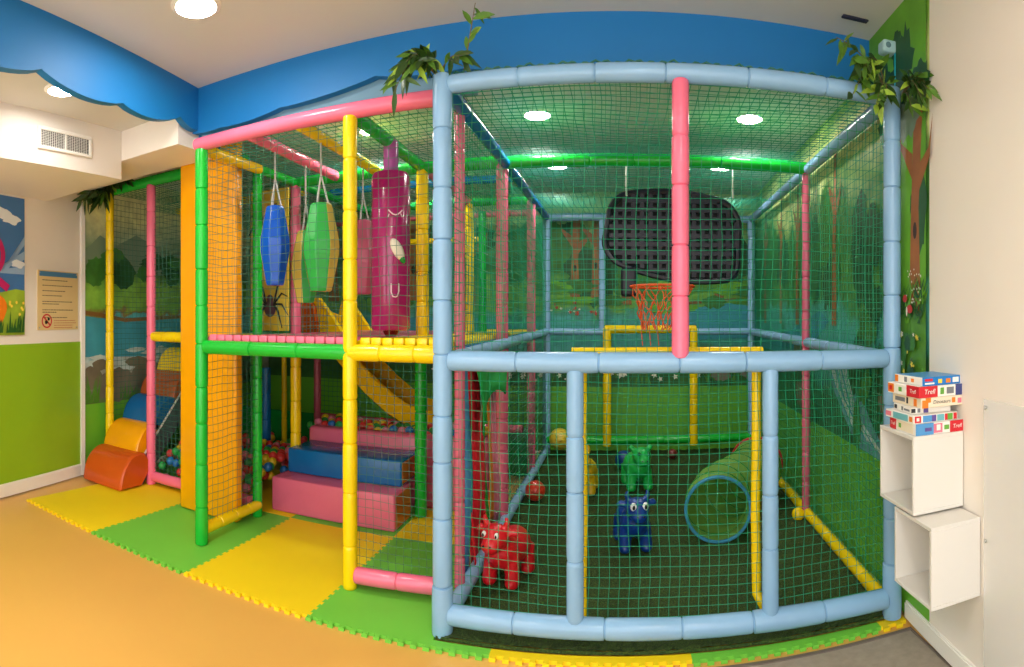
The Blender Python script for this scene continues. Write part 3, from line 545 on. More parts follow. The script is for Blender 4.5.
# ------------------------------------------------------------------ strip curtain into the cage
cu = thing('strip_curtain', 'hanging curtain of coloured fabric strips at the cage doorway', 'curtain', (-.76, 3.3, 0))
FAB = lambda n, c: mat('fabric '+n, c, .8, bump=.1, scale=60, var=.08, vscale=10)
def ribbon(y0, w, z0, z1, m, label, lean=0, x=-.76):
    mb = MB(); n = 14; vs = []; fs = []; ph = random.uniform(0, 6)
    for i in range(n+1):
        t = i/n; z = z1+(z0-z1)*t; yy = y0+lean*t+.012*math.sin(4*t+ph); xx = x+.02*math.sin(5*t+ph)*t; tw = .5*math.sin(3*t+ph)*t
        for sgn in (-1, -.33, .33, 1): vs.append((xx+sgn*w/2*math.sin(tw)+.006*math.cos(sgn*3), yy+sgn*w/2*math.cos(tw), z))
    for i in range(n):
        for k in range(3): fs.append((i*4+k, i*4+k+1, i*4+k+5, i*4+k+4))
    mb.add(vs, fs); o = mb.build('strip', m, cu, label=label); so = o.modifiers.new('s', 'SOLIDIFY'); so.thickness = .004
for y, w, z0, m, l, ln in ((2.86, .09, .05, FAB('blue', (70, 140, 186)), 'light blue strip', .05), (2.95, .1, .04, FAB('red', (222, 24, 40)), 'red strip', .04), (3.04, .11, .03, FAB('crimson', (206, 16, 36)), 'crimson strip', .03), (3.14, .11, .04, FAB('red', (222, 24, 40)), 'red strip', .02), (3.24, .1, .05, FAB('crimson', (206, 16, 36)), 'crimson strip', -.02),
        (3.33, .07, .2, FAB('green', (30, 150, 56)), 'green strip', -.02), (3.42, .08, .15, FAB('orange', (220, 120, 40)), 'orange strip', 0), (3.51, .1, .12, FAB('rose', (226, 120, 140)), 'rose strip', 0), (3.61, .1, .1, FAB('pink', (230, 130, 160)), 'pink strip', 0)):
    ribbon(y, w, z0, 1.2, m, l, ln)
mb = MB(); n = 16; vs = []; fs = []
for i in range(n+1):
    t = i/n; y = 2.9+.75*t; zb = .80+.22*t-.06*math.sin(9*t)
    for k in range(6): s_ = k/5; vs.append((-.725+.03*math.sin(8*t+s_*2)+.03*s_, y+.02*math.sin(s_*4), 1.19+(zb-1.19)*s_))
for i in range(n):
    for k in range(5): fs.append((i*6+k, i*6+k+1, (i+1)*6+k+1, (i+1)*6+k))
mb.add(vs, fs); o = mb.build('drape', FAB('drape green', (20, 150, 60)), cu, label='bunched green drape over the strips'); so = o.modifiers.new('s', 'SOLIDIFY'); so.thickness = .006

# ------------------------------------------------------------------ hopper toys
def blobmesh(shapes, voxel=.009, it=6):
    mb = MB()
    for sh in shapes:
        if sh[0] == 's': mb.sphere(sh[1], sh[2], rot=sh[3] if len(sh) > 3 else None)
        else: mb.tube(sh[1], sh[2], 12)
    o = mb.build('tmp', EYEB); r = o.modifiers.new('r', 'REMESH'); r.mode = 'VOXEL'; r.voxel_size = voxel; s = o.modifiers.new('s', 'SMOOTH'); s.iterations = it; s.factor = .5
    dg = bpy.context.evaluated_depsgraph_get(); me = bpy.data.meshes.new_from_object(o.evaluated_get(dg)); bpy.data.objects.remove(o)
    me.polygons.foreach_set('use_smooth', [True]*len(me.polygons)); return me
def hopper(x, y, yaw, s, m, label, kind, z=.018, es=1, ew=None):
    t = thing('hopper_toy', label, 'ride-on toy', (x, y, z), 'rubber animal hoppers'); t.rotation_euler.z = yaw; t.scale = (s, s, s)
    ORG[t] = Vector()                                    # modelled facing -Y, local metres, about 0.4 tall
    sh = [('s', (0, .1, .185), (.105, .17, .105)), ('s', (0, -.02, .2), (.095, .1, .1)), ('c', [(0, -.03, .22), (0, -.08, .3)], [.075, .065]), ('s', (0, -.105, .305), (.078, .08, .07)), ('s', (0, -.165, .275), (.056, .05, .048))]
    for sx in (-1, 1):
        for yy in (-.02, .2): sh.append(('c', [(sx*.055, yy, .17), (sx*.068, yy-.012, .08), (sx*.07, yy-.016, .03), (sx*.07, yy-.02, .026)], [.05, .042, .044, .03])); sh.append(('s', (sx*.07, yy-.02, .03), (.04, .046, .03)))
        if kind == 'horn': sh.append(('c', [(sx*.05, -.09, .35), (sx*.07, -.095, .39), (sx*.062, -.1, .42)], [.02, .017, .009])); sh.append(('c', [(sx*.06, -.08, .325), (sx*.105, -.075, .332), (sx*.13, -.075, .322)], [.018, .024, .012]))
        elif kind == 'ear': sh.append(('c', [(sx*.04, -.085, .36), (sx*.05, -.08, .41), (sx*.048, -.085, .455)], [.02, .026, .012]))
    if kind == 'none':
        for sx in (-1, 1): sh.append(('c', [(sx*.055, -.075, .34), (sx*.085, -.07, .37), (sx*.1, -.07, .36)], [.022, .024, .014]))
    sh.append(('c', [(0, .26, .22), (0, .3, .2), (0, .31, .14)], [.016, .013, .018]))
    me = blobmesh(sh); me.materials.clear(); me.materials.append(m); o = bpy.data.objects.new('body', me); C.objects.link(o); o.parent = t
    for sx in (-1, 1):
        e = MB().sphere((sx*.038, -.168, .335), (.02*es, .013, .026*es)).build('eye', ew or EYEW, t, label='eye' if ew else 'white eye'); MB().sphere((sx*.038, -.179, .333), (.009*es, .006, .015*es)).build('pupil', EYEB, e)
    for sx in (-1, 1): MB().sphere((sx*.02, -.212, .285), (.006, .005, .006), seg=8, rings=6).build('nostril', EYEB, t)
    return t
RUB = lambda n, c: mat('rubber '+n, c, .32, coat=.15)
hopper(-.575, 2.93, .35, .92, RUB('red', (206, 22, 34)), 'red rubber hopper animal by the strip curtain behind blue corner', 'horn', es=.62).rotation_euler.z = -.25
hopper(.115, 3.42, .0, .92, RUB('blue', (10, 54, 130)), 'dark blue rubber hopper animal with big white eyes mid pitch', 'horn').rotation_euler.z = .16
hopper(.19, 4.62, .0, .98, RUB('green', (34, 196, 84)), 'bright green rubber hopper animal standing behind the blue one', 'none', es=.7, ew=DGREEN).rotation_euler.z = .2
hopper(-.245, 4.5, .0, .9, RUB('yellow', (224, 180, 20)), 'yellow rubber hopper animal half hidden behind the short blue post', 'ear').rotation_euler.z = -.1
def ball(x, y, r, m, label):
    zb = .1 if y == 5.66 else .02
    mb = MB(); mb.sphere((x, y, zb+r), r, seg=28, rings=18); mb.tube([(x+r*.999*math.cos(a)*math.cos(.3), y+r*.999*math.sin(a), zb+r+r*.999*math.cos(a)*math.sin(.3)) for a in np.linspace(0, 2*PI, 40, endpoint=False)], .0025, 5, closed=True)
    tag(recenter(mb.build('ball', m), (x, y, zb+r)), label, 'ball', 'play balls on the turf')
ball(-.60, 4.3, .076, RUB('ball red', (214, 60, 38)), 'red orange ball on the turf right of the strip curtain'); ball(-.545, 5.66, .105, RUB('ball yellow', (226, 196, 60)), 'yellow ball against the far left corner of the pitch')
ball(.085, 5.25, .085, RUB('ball navy', (14, 60, 120)), 'navy blue ball behind the green hopper'); ball(.56, 5.6, .05, RUB('ball maroon', (110, 30, 30)), 'small dark red ball at the back rail')

# ------------------------------------------------------------------ crawl tunnel
tu = thing('crawl_tunnel', 'light green fabric crawl tunnel with blue front hoop on the turf', 'tunnel', (.66, 3.6, .018))
TUNG, N, L, b = newmat('tunnel fabric'); b.inputs['Base Color'].default_value = srgb(140, 190, 84); b.inputs['Roughness'].default_value = .7; b.inputs['Transmission Weight'].default_value = .0; b.inputs['Alpha'].default_value = .82
tr = N.new('ShaderNodeBsdfTranslucent'); tr.inputs['Color'].default_value = srgb(120, 180, 70); mxs = N.new('ShaderNodeMixShader'); mxs.inputs[0].default_value = .3
L.new(b.outputs[0], mxs.inputs[1]); L.new(tr.outputs[0], mxs.inputs[2]); L.new(mxs.outputs[0], N['Material Output'].inputs['Surface'])
pth = [Vector((.632, 3.48, .222)), Vector((.66, 3.68, .222)), Vector((.77, 3.88, .224)), Vector((.91, 4.05, .23)), Vector((1.04, 4.22, .24)), Vector((1.11, 4.42, .25))]
def cat(pts, t):
    n = len(pts)-1; i = min(int(t*n), n-1); f = t*n-i; g = lambda k: pts[max(0, min(n, k))]
    p0, p1, p2, p3 = g(i-1), g(i), g(i+1), g(i+2); return .5*((2*p1)+(p2-p0)*f+(2*p0-5*p1+4*p2-p3)*f*f+(3*p1-p0-3*p2+p3)*f**3)
n = 44; vs = []; fs = []; sg = 28; rings = []
for i in range(n+1):
    t = i/n; p = cat(pth, t); d = (cat(pth, min(1, t+.02))-cat(pth, max(0, t-.02))).normalized(); sx = d.cross(Vector((0, 0, 1))).normalized(); up = sx.cross(d)
    rr = .2*(1-.045*(.5-.5*math.cos(2*PI*t*7))); rings.append((p, sx, up))
    for k in range(sg): a = 2*PI*k/sg; vs.append((p+sx*(rr*math.cos(a))+up*(rr*math.sin(a)))[:])
for i in range(n):
    for k in range(sg): fs.append((i*sg+k, i*sg+(k+1) % sg, (i+1)*sg+(k+1) % sg, (i+1)*sg+k))
MB().add(vs, fs).build('fabric', TUNG, tu)
def hoop(i, r, w, m, label, nm='hoop'):
    p, sx, up = rings[i]; MB().tube([(p+sx*(r*math.cos(a))+up*(r*math.sin(a)))[:] for a in np.linspace(0, 2*PI, 36, endpoint=False)], w, 8, closed=True).build(nm, m, tu, label=label)
hoop(0, .2, .011, vinyl('hoop blue', (64, 140, 176)), 'blue front hoop'); hoop(n, .2, .013, vinyl('hoop red', (196, 60, 60)), 'red rear hoop')
for k in range(1, 7): hoop(round(n*k/7), .2, .004, DGREEN, None, 'wire_hoop')

# ------------------------------------------------------------------ basketball board
bk = thing('basketball_board', 'black dimpled basketball board hanging in the cage with orange hoop', 'basketball hoop', (.38, 3.9, 1.6))
bY = 3.86; cx = .39
def outline(n=14):
    pts = []
    for (x, z, r) in ((.455, 1.72, .08), (.465, 2.17, .14), (-.43, 2.20, .12), (-.46, 1.80, .12)):
        a0 = {(1, -1): -90, (1, 1): 0, (-1, 1): 90, (-1, -1): 180}[(1 if x > 0 else -1, 1 if z > 1.95 else -1)]
        for k in range(8): a = math.radians(a0+90*k/7); pts.append((x-r*(1 if x > 0 else -1)+r*math.cos(a), z-r*(1 if z > 1.95 else -1)+r*math.sin(a)))
    return pts
ol = outline()
def bulge(x, z): # arched upper and lower edges
    return z+(.075*(1-(x/.47)**2) if z > 1.95 else -.10*(1-((x-.05)/.5)**2))
poly = []
for i, (x, z) in enumerate(ol):
    x2, z2 = ol[(i+1) % len(ol)]
    m_ = 10 if abs(x2-x) > .3 else 1
    for k in range(m_): xx = x+(x2-x)*k/m_; zz = z+(z2-z)*k/m_; poly.append((cx+xx, bulge(xx, zz)))
MB().extrude([(x, bY+.05, z) for x, z in poly], (0, .03, 0)).build('back_plate', HOLE, bk, False)
mb = MB(); mb.tube([(x, bY+.045, z) for x, z in poly], .022, 8, closed=True); mb.build('frame_edge', BLACK, bk)
def inside(x, z):
    c_ = False; j = len(poly)-1
    for i in range(len(poly)):
        xi, zi = poly[i]; xj, zj = poly[j]
        if (zi > z) != (zj > z) and x < (xj-xi)*(z-zi)/(zj-zi)+xi: c_ = not c_
        j = i
    return c_
mb = MB(); cs = .0295                                    # moulded lattice: a raised grid with square dimples
for i in range(-17, 18):
    for j in range(-14, 15):
        x, z = cx+i*cs+.0, 1.93+j*cs
        if not all(inside(x+a*cs*.55, z+b_*cs*.55) for a in (-1, 1) for b_ in (-1, 1)): continue
        if i % 2 == 0 and j % 2 == 0: continue
        dd = .0 if (i % 2 and j % 2) else .004
        mb.box((x-cs/2, bY+.024+dd, z-cs/2), (x+cs/2, bY+.056, z+cs/2))
mb.build('lattice_face', BLACK, bk, False)
MB().rbox((.04, bY-.0, 1.545), (.15, bY+.09, 1.74), .02).build('mount_bracket', BLACK, bk)
ORN = mat('hoop orange', (226, 84, 26), .45)
hx, hy, hz, hr = .30, bY-.22, 1.60, .2
MB().tube([(hx+hr*math.cos(a), hy+hr*math.sin(a), hz) for a in np.linspace(0, 2*PI, 40, endpoint=False)], .008, 8, closed=True).tube([(hx, hy+hr, hz), (hx, bY+.03, hz+.02)], .012, 8).build('rim', ORN, bk, label='orange rim')
mb = MB(); rnd = random.Random(4)
for k in range(12):
    for sgn in (-1, 1):
        pts = []
        for i in range(7):
            t = i/6; a = 2*PI*(k+sgn*t*1.6)/12; rr = hr*(1-.5*t**.7); pts.append((hx-.03*t+rr*math.cos(a)+rnd.uniform(-.014, .014), hy+rr*math.sin(a), hz-.27*t+rnd.uniform(-.016, .016)))
        mb.tube(pts, .0042, 5)
for k in range(3): a = rnd.uniform(0, 6); mb.tube([(hx-.12+.05*k, hy-.1, hz-.1), (hx-.14+.05*k, hy-.11, hz-.25), (hx-.13+.05*k, hy-.1, hz-.37)], .003, 5)
mb.build('hoop_net', ORN, bk, label='tangled orange hoop net')
for x in (.075, .80): MB().tube([(x, bY+.02, 2.45), (x, bY+.0, 2.3), (x+.003, bY+.005, 2.22)], .006, 6).build('hanger', TRIMW, bk, label='white hanging strap')

# ------------------------------------------------------------------ ball pit
PITC = [('yellow', (226, 200, 40)), ('green', (40, 160, 70)), ('red', (206, 50, 46)), ('blue', (30, 110, 180)), ('pink', (226, 120, 150))]
pm = []
for nme, c_ in PITC:
    o = MB().sphere((0, 0, 0), .035, seg=14, rings=9).build('pit_ball', mat('pit ball '+nme, c_, .35)); pm.append(o.data); bpy.data.objects.remove(o)
spots = []; rnd = random.Random(9); d = .068
def fill(x0, x1, y0, y1, z, test=lambda x, y: True):
    y = y0; j = 0
    while y <= y1:
        x = x0+(d/2 if j % 2 else 0)
        while x <= x1:
            if test(x, y): spots.append((x+rnd.uniform(-.006, .006), y+rnd.uniform(-.006, .006), z+rnd.uniform(-.02, .02)))
            x += d
        y += d*.9; j += 1
fill(-3.46, -2.46, 3.43, 3.44, .06); fill(-3.46, -2.46, 3.45, 3.46, .13); fill(-3.46, -2.46, 3.48, 3.5, .2); fill(-3.46, -2.46, 3.54, 3.68, .25)                    # banked against the entrance rail
fill(-3.48, -2.46, 3.72, 4.2, .29); fill(-2.44, -1.0, 4.18, 4.5, .51)
for z in (.05, .12, .19, .26): fill(-2.76, -2.45, 3.36+.06*(z > .15), 3.40+.1*(z > .15), z)
fill(-2.36, -2.38, 3.5, 3.9, .2); fill(-1.32, -1.0, 4.17, 4.2, .45)
used = []
ok = lambda s: all((s[0]-q[0])**2+(s[1]-q[1])**2+(s[2]-q[2])**2 > .060**2 for q in used)
for s in spots:
    if ok(s): used.append(s)
used = [s for s in used if not (-2.99 < s[0] < -2.81 and 3.9 < s[1] < 4.1) and not (abs(s[0]-GX) < .08 and abs(s[1]-YR) < .08)]
for i, s in enumerate(used[:300]):
    k = rnd.choice([0, 0, 1, 1, 2, 2, 3, 4]); o = bpy.data.objects.new('pit_ball', pm[k]); C.objects.link(o); o.location = s
    tag(o, f'{PITC[k][0]} plastic ball lying in the ball pit under the climbing frame', 'ball', 'plastic balls in the pit')
mb = MB()
for q in range(420):
    x, y = rnd.uniform(-3.5, -1.0), rnd.uniform(3.6, 4.85)
    z = .2 if x < -2.42 else .43
    if x > -2.42 and y < 4.18: continue
    mb.sphere((x, y, z+rnd.uniform(-.04, .02)), .035, rnd.randrange(5), 8, 6)
tag(recenter(mb.build('pit_ball_fill', [m_.materials[0] for m_ in pm]), (-2.2, 4.2, .2)), 'mass of mixed coloured plastic balls deep in the ball pit', 'balls', kind='stuff')

# ------------------------------------------------------------------ foam floor mats
MATY = mat('foam mat yellow', (246, 214, 8), .6, bump=.12, scale=220, var=.02, dist=.002); MATG = mat('foam mat green', (112, 200, 64), .6, bump=.12, scale=220, var=.02, dist=.002)
XE = [-3.80, -2.985, -2.16, -1.385, -.52, .315, 1.165, 1.30]; YE = [2.335, 3.41, 4.4]; pit = .0575; td = .022
def edge(n, amp):                                        # jigsaw profile along one unit edge, n teeth
    out = []
    for k in range(n):
        a = k/n; w = 1/n
        out += [(a+.12*w, 0), (a+.06*w, 1), (a+.56*w, 1), (a+.5*w, 0)]
    return out
def tile(x0, x1, y0, y1, m, label, left, right, front, back=False):
    nxt = round((x1-x0)/pit); nyt = round((y1-y0)/pit); pts = []
    pts.append((x0, y0))
    if front: pts += [(x0+(x1-x0)*u, y0-td*h) for u, h in edge(nxt, 1)]
    pts.append((x1, y0))
    if right: pts += [(x1+td*h*.6, y0+(y1-y0)*u) for u, h in edge(nyt, 1)]
    pts.append((x1, y1)); pts.append((x0, y1))
    if left: pts += [(x0+td*h*.6+.0006, y0+(y1-y0)*u) for u, h in edge(nyt, 1)[::-1]]
    mb = MB(); mb.extrude([(x, y, -.0175) for x, y in pts], (0, 0, .0165)); tag(recenter(mb.build('floor_mat', m, smooth=False), ((x0+x1)/2, (y0+y1)/2, -.0175)), label, 'floor mat', 'interlocking foam floor mats')
lab = ['yellow foam mat in front of the roller steps at the left wall', 'green foam mat under the amber panel and green front post', 'yellow foam mat at the opening with the soft steps', 'green foam mat before the yellow post and blue corner post', 'yellow foam mat along the front of the cage, left half', 'green foam mat along the front of the cage, right half', 'small yellow foam mat piece in the corner under the blue post']
for i in range(7):
    yb = 3.41 if i < 4 else 2.38
    if i == 3:
        x0, x1 = XE[3], XE[4]; n3 = 15
        pts = [(x0, 2.335)]+[(x0+(x1-x0)*u, 2.335-td*h) for u, h in edge(n3, 1)]+[(x1, 2.335), (x1, 2.38), (-.78, 2.38), (-.78, 3.41), (x0, 3.41)]+[(x0+td*h*.6+.0006, 2.335+1.075*u) for u, h in edge(round(1.075/pit), 1)[::-1]]
        mb = MB(); mb.extrude([(x, y, -.0175) for x, y in pts], (0, 0, .0165)); tag(recenter(mb.build('floor_mat', MATG, smooth=False), (-1.05, 2.9, -.0175)), lab[3], 'floor mat', 'interlocking foam floor mats'); continue
    tile(XE[i], XE[i+1] if i < 6 else 1.295, 2.335, yb, MATY if i % 2 == 0 else MATG, lab[i], 0 < i < 4, i < 3, True)

tile(XE[0], XE[1], 3.415, 4.4, MATG, 'green foam mat hidden in shade under the roller steps', False, False, False); tile(XE[1]+.002, XE[2], 3.415, 4.4, MATY, 'yellow foam mat behind the amber panel below the side net', False, False, False)
tile(XE[2]+.002, XE[3], 3.415, 4.4, MATG, 'green foam mat under the soft steps', False, False, False); tile(XE[3]+.002, -.8, 3.415, 4.4, MATY, 'yellow foam mat right of the soft steps by green lower post', False, False, False)
# grey carpet at the right with its dark edging strip
GREYC = mat('grey carpet', (150, 138, 122), .9, bump=.3, scale=300, var=.1, vscale=30, dist=.002); STRIPD = mat('dark edging', (104, 92, 82), .6)
gm = thing('floor_runner', 'grey floor carpet with dark edging strip at lower right by the white wall', 'carpet', (.8, 1.4, -.018))
MB().box((.27, YF+.2, -.018), (1.285, 2.265, -.012)).build('carpet', GREYC, gm, False)
mb = MB(); mb.rbox((.24, 2.265, -.018), (1.294, 2.29, -.009), .003, seg=1); mb.rbox((1.278, YF+.2, -.018), (1.294, 2.265, -.009), .003, seg=1); mb.build('edging_strip', STRIPD, gm, False, 'dark edging strip')

# ------------------------------------------------------------------ wall cubes, board games, clear sheet
def cube(x0, y0, y1, z0, z1, label):
    o = thing('wall_cube', label, 'shelf', ((x0+XW(y0))/2, (y0+y1)/2, z0), 'white wall cubes'); w = .014; X1 = XW(y0)-.003
    def pan(nm, a, b): MB().rbox(a, b, .0015, seg=1).build(nm, BOXW, o, False)
    pan('top_panel', (x0, y0, z1-w), (X1, y1, z1)); pan('bottom_panel', (x0, y0, z0), (X1, y1, z0+w)); pan('side_panel', (x0, y0, z0+w), (X1, y0+w, z1-w)); pan('side_panel', (x0, y1-w, z0+w), (X1, y1, z1-w)); pan('back_panel', (X1-.006, y0+w, z0+w), (X1, y1-w, z1-w))
cube(1.06, 1.855, 2.135, .663, .957, 'upper white wall cube carrying the stack of board games')
cube(1.063, 1.733, 2.012, .360, .655, 'lower white wall cube hung below the one with board games')
PR = dict(red=(206, 30, 44), white=(238, 234, 226), cream=(236, 222, 196), sky=(80, 150, 206), blue=(10, 120, 196), purple=(96, 80, 150), orange=(234, 126, 30), green=(100, 166, 60), navy=(60, 70, 130), grey=(120, 124, 130), teal=(110, 180, 190), pink=(222, 120, 140), black=(40, 40, 44), yellow=(240, 210, 70))
pr = {k: mat('print '+k, c_, .35) for k, c_ in PR.items()}
ORDER = list(pr)
def textmesh(txt, size, m, parent, M, name='printed_title'):
    cu_ = bpy.data.curves.new('t', 'FONT'); cu_.body = txt; cu_.size = size; cu_.align_x = 'CENTER'; cu_.align_y = 'CENTER'; cu_.shear = .2
    o = bpy.data.objects.new('t', cu_); C.objects.link(o); dg = bpy.context.evaluated_depsgraph_get(); dg.update(); me = bpy.data.meshes.new_from_object(o.evaluated_get(dg)); bpy.data.objects.remove(o)
    me.transform(M); me.materials.clear(); me.materials.append(m); q = bpy.data.objects.new(name, me); C.objects.link(q); q.parent = parent; return q
zg = .9575
def game(h, x0, x1, y0, y1, rot, base, label, long_face, short_face, topm=None, texts=()):
    global zg
    y1 -= .03; x0 += .008; x1 += .006
    o = thing('board_game', label, 'board game', ((x0+x1)/2, (y0+y1)/2, zg), 'board games on the upper wall cube'); o.rotation_euler.z = rot; ORG[o] = Vector()
    W, D_ = (x1-x0)/2, (y1-y0)/2; mb = MB(); mb.rbox((-W, -D_, 0), (W, D_, h-.001), .0015, ORDER.index(base), 1)
    if topm: mb.box((-W+.002, -D_+.002, h-.0012), (W-.002, D_-.002, h-.0004), ORDER.index(topm))
    mb.build('box', list(pr.values()), o, False)
    for i, (a, b, lo, hi, k) in enumerate(long_face): MB().box((-W-.0005-.0001*i, D_-2*D_*b, h*lo), (-W+.001, D_-2*D_*a, h*hi)).build('printed_patch', pr[k], o, False, k+' printed patch')    # side seen at left, far end first
    for i, (a, b, lo, hi, k) in enumerate(short_face): MB().box((-W+2*W*a, -D_-.0005-.0001*i, h*lo), (-W+2*W*b, -D_+.001, h*hi)).build('printed_patch', pr[k], o, False, k+' printed patch')
    for t_, u, face, k, sz in texts:
        if face == 's': M = Matrix.Translation((-W+2*W*u, -D_-.002, h*.5)) @ Matrix.Rotation(PI/2, 4, 'X')
        else: M = Matrix.Translation((-W-.002, D_-2*D_*u, h*.5)) @ Matrix.Rotation(-PI/2, 4, 'Z') @ Matrix.Rotation(PI/2, 4, 'X')
        textmesh(t_, sz, pr[k], o, M)
    zg += h
game(.044, 1.066, 1.286, 1.862, 2.10, .0, 'white', 'bottom board game, blue side with red end, lying directly on the cube', [(0, .25, 0, 1, 'red'), (.3, .9, .1, .9, 'cream'), (.35, .45, .3, .7, 'green')],
     [(0, .04, 0, 1, 'sky'), (.04, .36, 0, 1, 'sky'), (.18, .32, .3, .62, 'purple'), (.36, .54, .1, .9, 'pink'), (.42, .5, .3, .8, 'white'), (.58, .68, .3, .7, 'green'), (.7, 1, 0, 1, 'red')], texts=[('Trefl', .85, 's', 'white', .022), ('Trefl', .13, 'l', 'white', .02)])
game(.031, 1.058, 1.262, 1.872, 2.12, .03, 'white', 'second board game from the bottom, thin, with pale blue and green side', [(0, .2, .2, .8, 'pink'), (.28, .8, .1, .9, 'teal'), (.85, .95, .2, .8, 'orange')],
     [(.02, .16, .1, .9, 'red'), (.06, .12, .3, .7, 'white'), (.2, .4, .1, .9, 'sky'), (.4, .5, .1, .9, 'purple'), (.52, .68, .1, .9, 'teal'), (.7, .76, .1, .9, 'red'), (.76, .88, .1, .9, 'green'), (.9, .98, .1, .9, 'red')])
game(.026, 1.075, 1.25, 1.90, 2.09, -.05, 'white', 'third board game from the bottom, white and set back', [(.05, .2, .2, .8, 'black'), (.45, .55, .2, .8, 'grey'), (.6, .9, .3, .6, 'grey')], [(.0, .1, .2, .8, 'black'), (.15, .22, .2, .8, 'grey'), (.3, .42, .1, .9, 'purple')])
game(.04, 1.085, 1.286, 1.868, 2.11, .05, 'cream', 'fourth board game from the bottom, cream with an orange animal picture', [(.1, .45, .3, .7, 'grey'), (.5, .56, .2, .8, 'black'), (.75, .85, .1, .8, 'orange')], [(.02, .16, 0, .75, 'orange'), (.1, .22, .5, .95, 'orange'), (.72, .8, .3, .8, 'orange'), (.86, .95, .2, .7, 'pink')], texts=[('Dinosaurs', .47, 's', 'black', .02)])
game(.043, 1.070, 1.287, 1.864, 2.12, .06, 'white', 'fifth board game from the bottom, red side with a white patch', [(0, .2, .1, .9, 'orange'), (.05, .14, .3, .7, 'red'), (.36, .46, .3, .7, 'green'), (.62, 1, 0, 1, 'red')],
     [(0, .4, 0, 1, 'red'), (.46, .54, .2, .8, 'green'), (.6, .76, .2, .8, 'grey'), (.8, 1, 0, 1, 'navy')], texts=[('Trefl', .22, 's', 'white', .026), ('Trefl', .82, 'l', 'white', .022)])
game(.033, 1.092, 1.28, 1.878, 2.1, .08, 'white', 'topmost board game, white and bright blue', [(0, .12, .1, .9, 'orange'), (.35, .45, .2, .8, 'grey'), (.6, .7, .3, .7, 'orange')],
     [(0, 1, 0, 1, 'blue'), (.06, .26, .5, .8, 'red'), (.06, .3, .15, .35, 'white'), (.4, .5, .2, .7, 'yellow'), (.6, .72, .2, .7, 'orange'), (.78, .94, .2, .8, 'white')], 'sky')
CLEAR, N, L, b = newmat('clear acrylic'); b.inputs['Base Color'].default_value = (.97, .98, .97, 1); b.inputs['Roughness'].default_value = .06; b.inputs['Alpha'].default_value = .32; b.inputs['Specular IOR Level'].default_value = .6
pl = thing('wall_guard', 'clear acrylic protection sheet screwed to the white wall at far right', 'wall guard', (XW(1.3)-.006, 1.3, .08))
MB().extrude([(XW(1.705)-.008, 1.705, .08), (XW(.5)-.008, .5, .08), (XW(.5)-.008, .5, 1.1), (XW(1.705)-.008, 1.705, 1.1)], (.004, 0, 0)).build('sheet', CLEAR, pl, False)
for y, z in ((1.69, 1.07), (1.69, .58), (1.3, 1.07), (1.3, .58)): MB().lathe((XW(y)-.014, y, z), (XW(y), y, z), [(0, .005), (.003, .007), (.012, .007)], 12).build('screw', METAL, pl, label='metal screw')

# ------------------------------------------------------------------ things on the left wall
def onleft(y, z, d=0): p = Vector((XL(y), y, z)); return p+Vector((.98, .196, 0))*d
def leftsheet(y0, y1, z0, z1, d0=.001, d1=.006):
    a, b_, c, e_ = onleft(y0, z0, d0), onleft(y1, z0, d0), onleft(y1, z1, d0), onleft(y0, z1, d0); return [p[:] for p in (a, b_, c, e_)]
NRM = Vector((.98, .196, 0))
sg_ = thing('notice_board', 'cream rules notice with red prohibition sign on the left wall', 'sign', onleft(2.72, 1.3))
CREAM = mat('sign cream', (222, 196, 140), .45); y0, y1, z0, z1 = 2.545, 3.03, 1.30, 1.80
MB().extrude(leftsheet(y0, y1, z0, z1), NRM*.006).build('panel', CREAM, sg_, False)
MB().extrude(leftsheet(y0+.02, y1-.01, z1-.05, z1-.008, .0065), NRM*.001).build('header', mat('sign header blue', (74, 128, 170), .5), sg_, False, label='blue header')
INK = mat('sign ink', (86, 74, 56), .6)
for r, (zz, l) in enumerate(((1.715, .8), (1.67, .9), (1.625, .72), (1.585, .6), (1.535, .95), (1.515, .5), (1.465, .95), (1.445, .45), (1.40, .8))):
    mb = MB(); y = y0+.055
    while y < y0+.055+l*.37: w_ = rnd.uniform(.012, .03); mb.extrude(leftsheet(y, y+w_, zz, zz+.007, .0065), NRM*.0008); y += w_+.006
    mb.build('text_line', INK, sg_, False)
mb = MB(); c0 = (y0+.105, z0+.075)
for r0, r1, m_ in ((.06, .047, 'a'),):
    n = 32; vs = []
    for k in range(n): a = 2*PI*k/n; vs += [onleft(c0[0]+r0*math.cos(a), c0[1]+r0*math.sin(a), .0075)[:], onleft(c0[0]+r1*math.cos(a), c0[1]+r1*math.sin(a), .0075)[:]]
    mb.add(vs, [(2*k, (2*k+2) % (2*n), (2*k+3) % (2*n), 2*k+1) for k in range(n)])
mb.extrude([onleft(c0[0]+a, c0[1]+b_, .0075)[:] for a, b_ in ((-.042, .03), (-.032, .04), (.042, -.03), (.032, -.04))], NRM*.0008); mb.build('prohibition_ring', pr['red'], sg_, False, label='red prohibition ring')
mb = MB(); mb.sphere(onleft(c0[0]-.012, c0[1]-.01, .0072), (.002, .022, .016)); mb.sphere(onleft(c0[0]+.018, c0[1]+.016, .0072), (.002, .016, .013)); mb.build('pictogram', EYEB, sg_, label='dark pictogram')
for r in range(4):
    mb = MB(); y = y0+.19
    while y < y0+.19+(.24, .26, .22, .2)[r]: w_ = rnd.uniform(.01, .025); mb.extrude(leftsheet(y, y+w_, 1.405-.02*r-.03, 1.411-.02*r-.03, .0065), NRM*.0008); y += w_+.006
    mb.build('text_line', mat('sign ink red', (186, 96, 60), .6), sg_, False)
for y, z in ((y0+.02, z0+.02), (y1-.02, z0+.02), (y0+.02, z1-.02), (y1-.02, z1-.02)): MB().sphere(onleft(y, z, .008), .007, seg=10, rings=6).build('screw', METAL, sg_, label='metal screw')
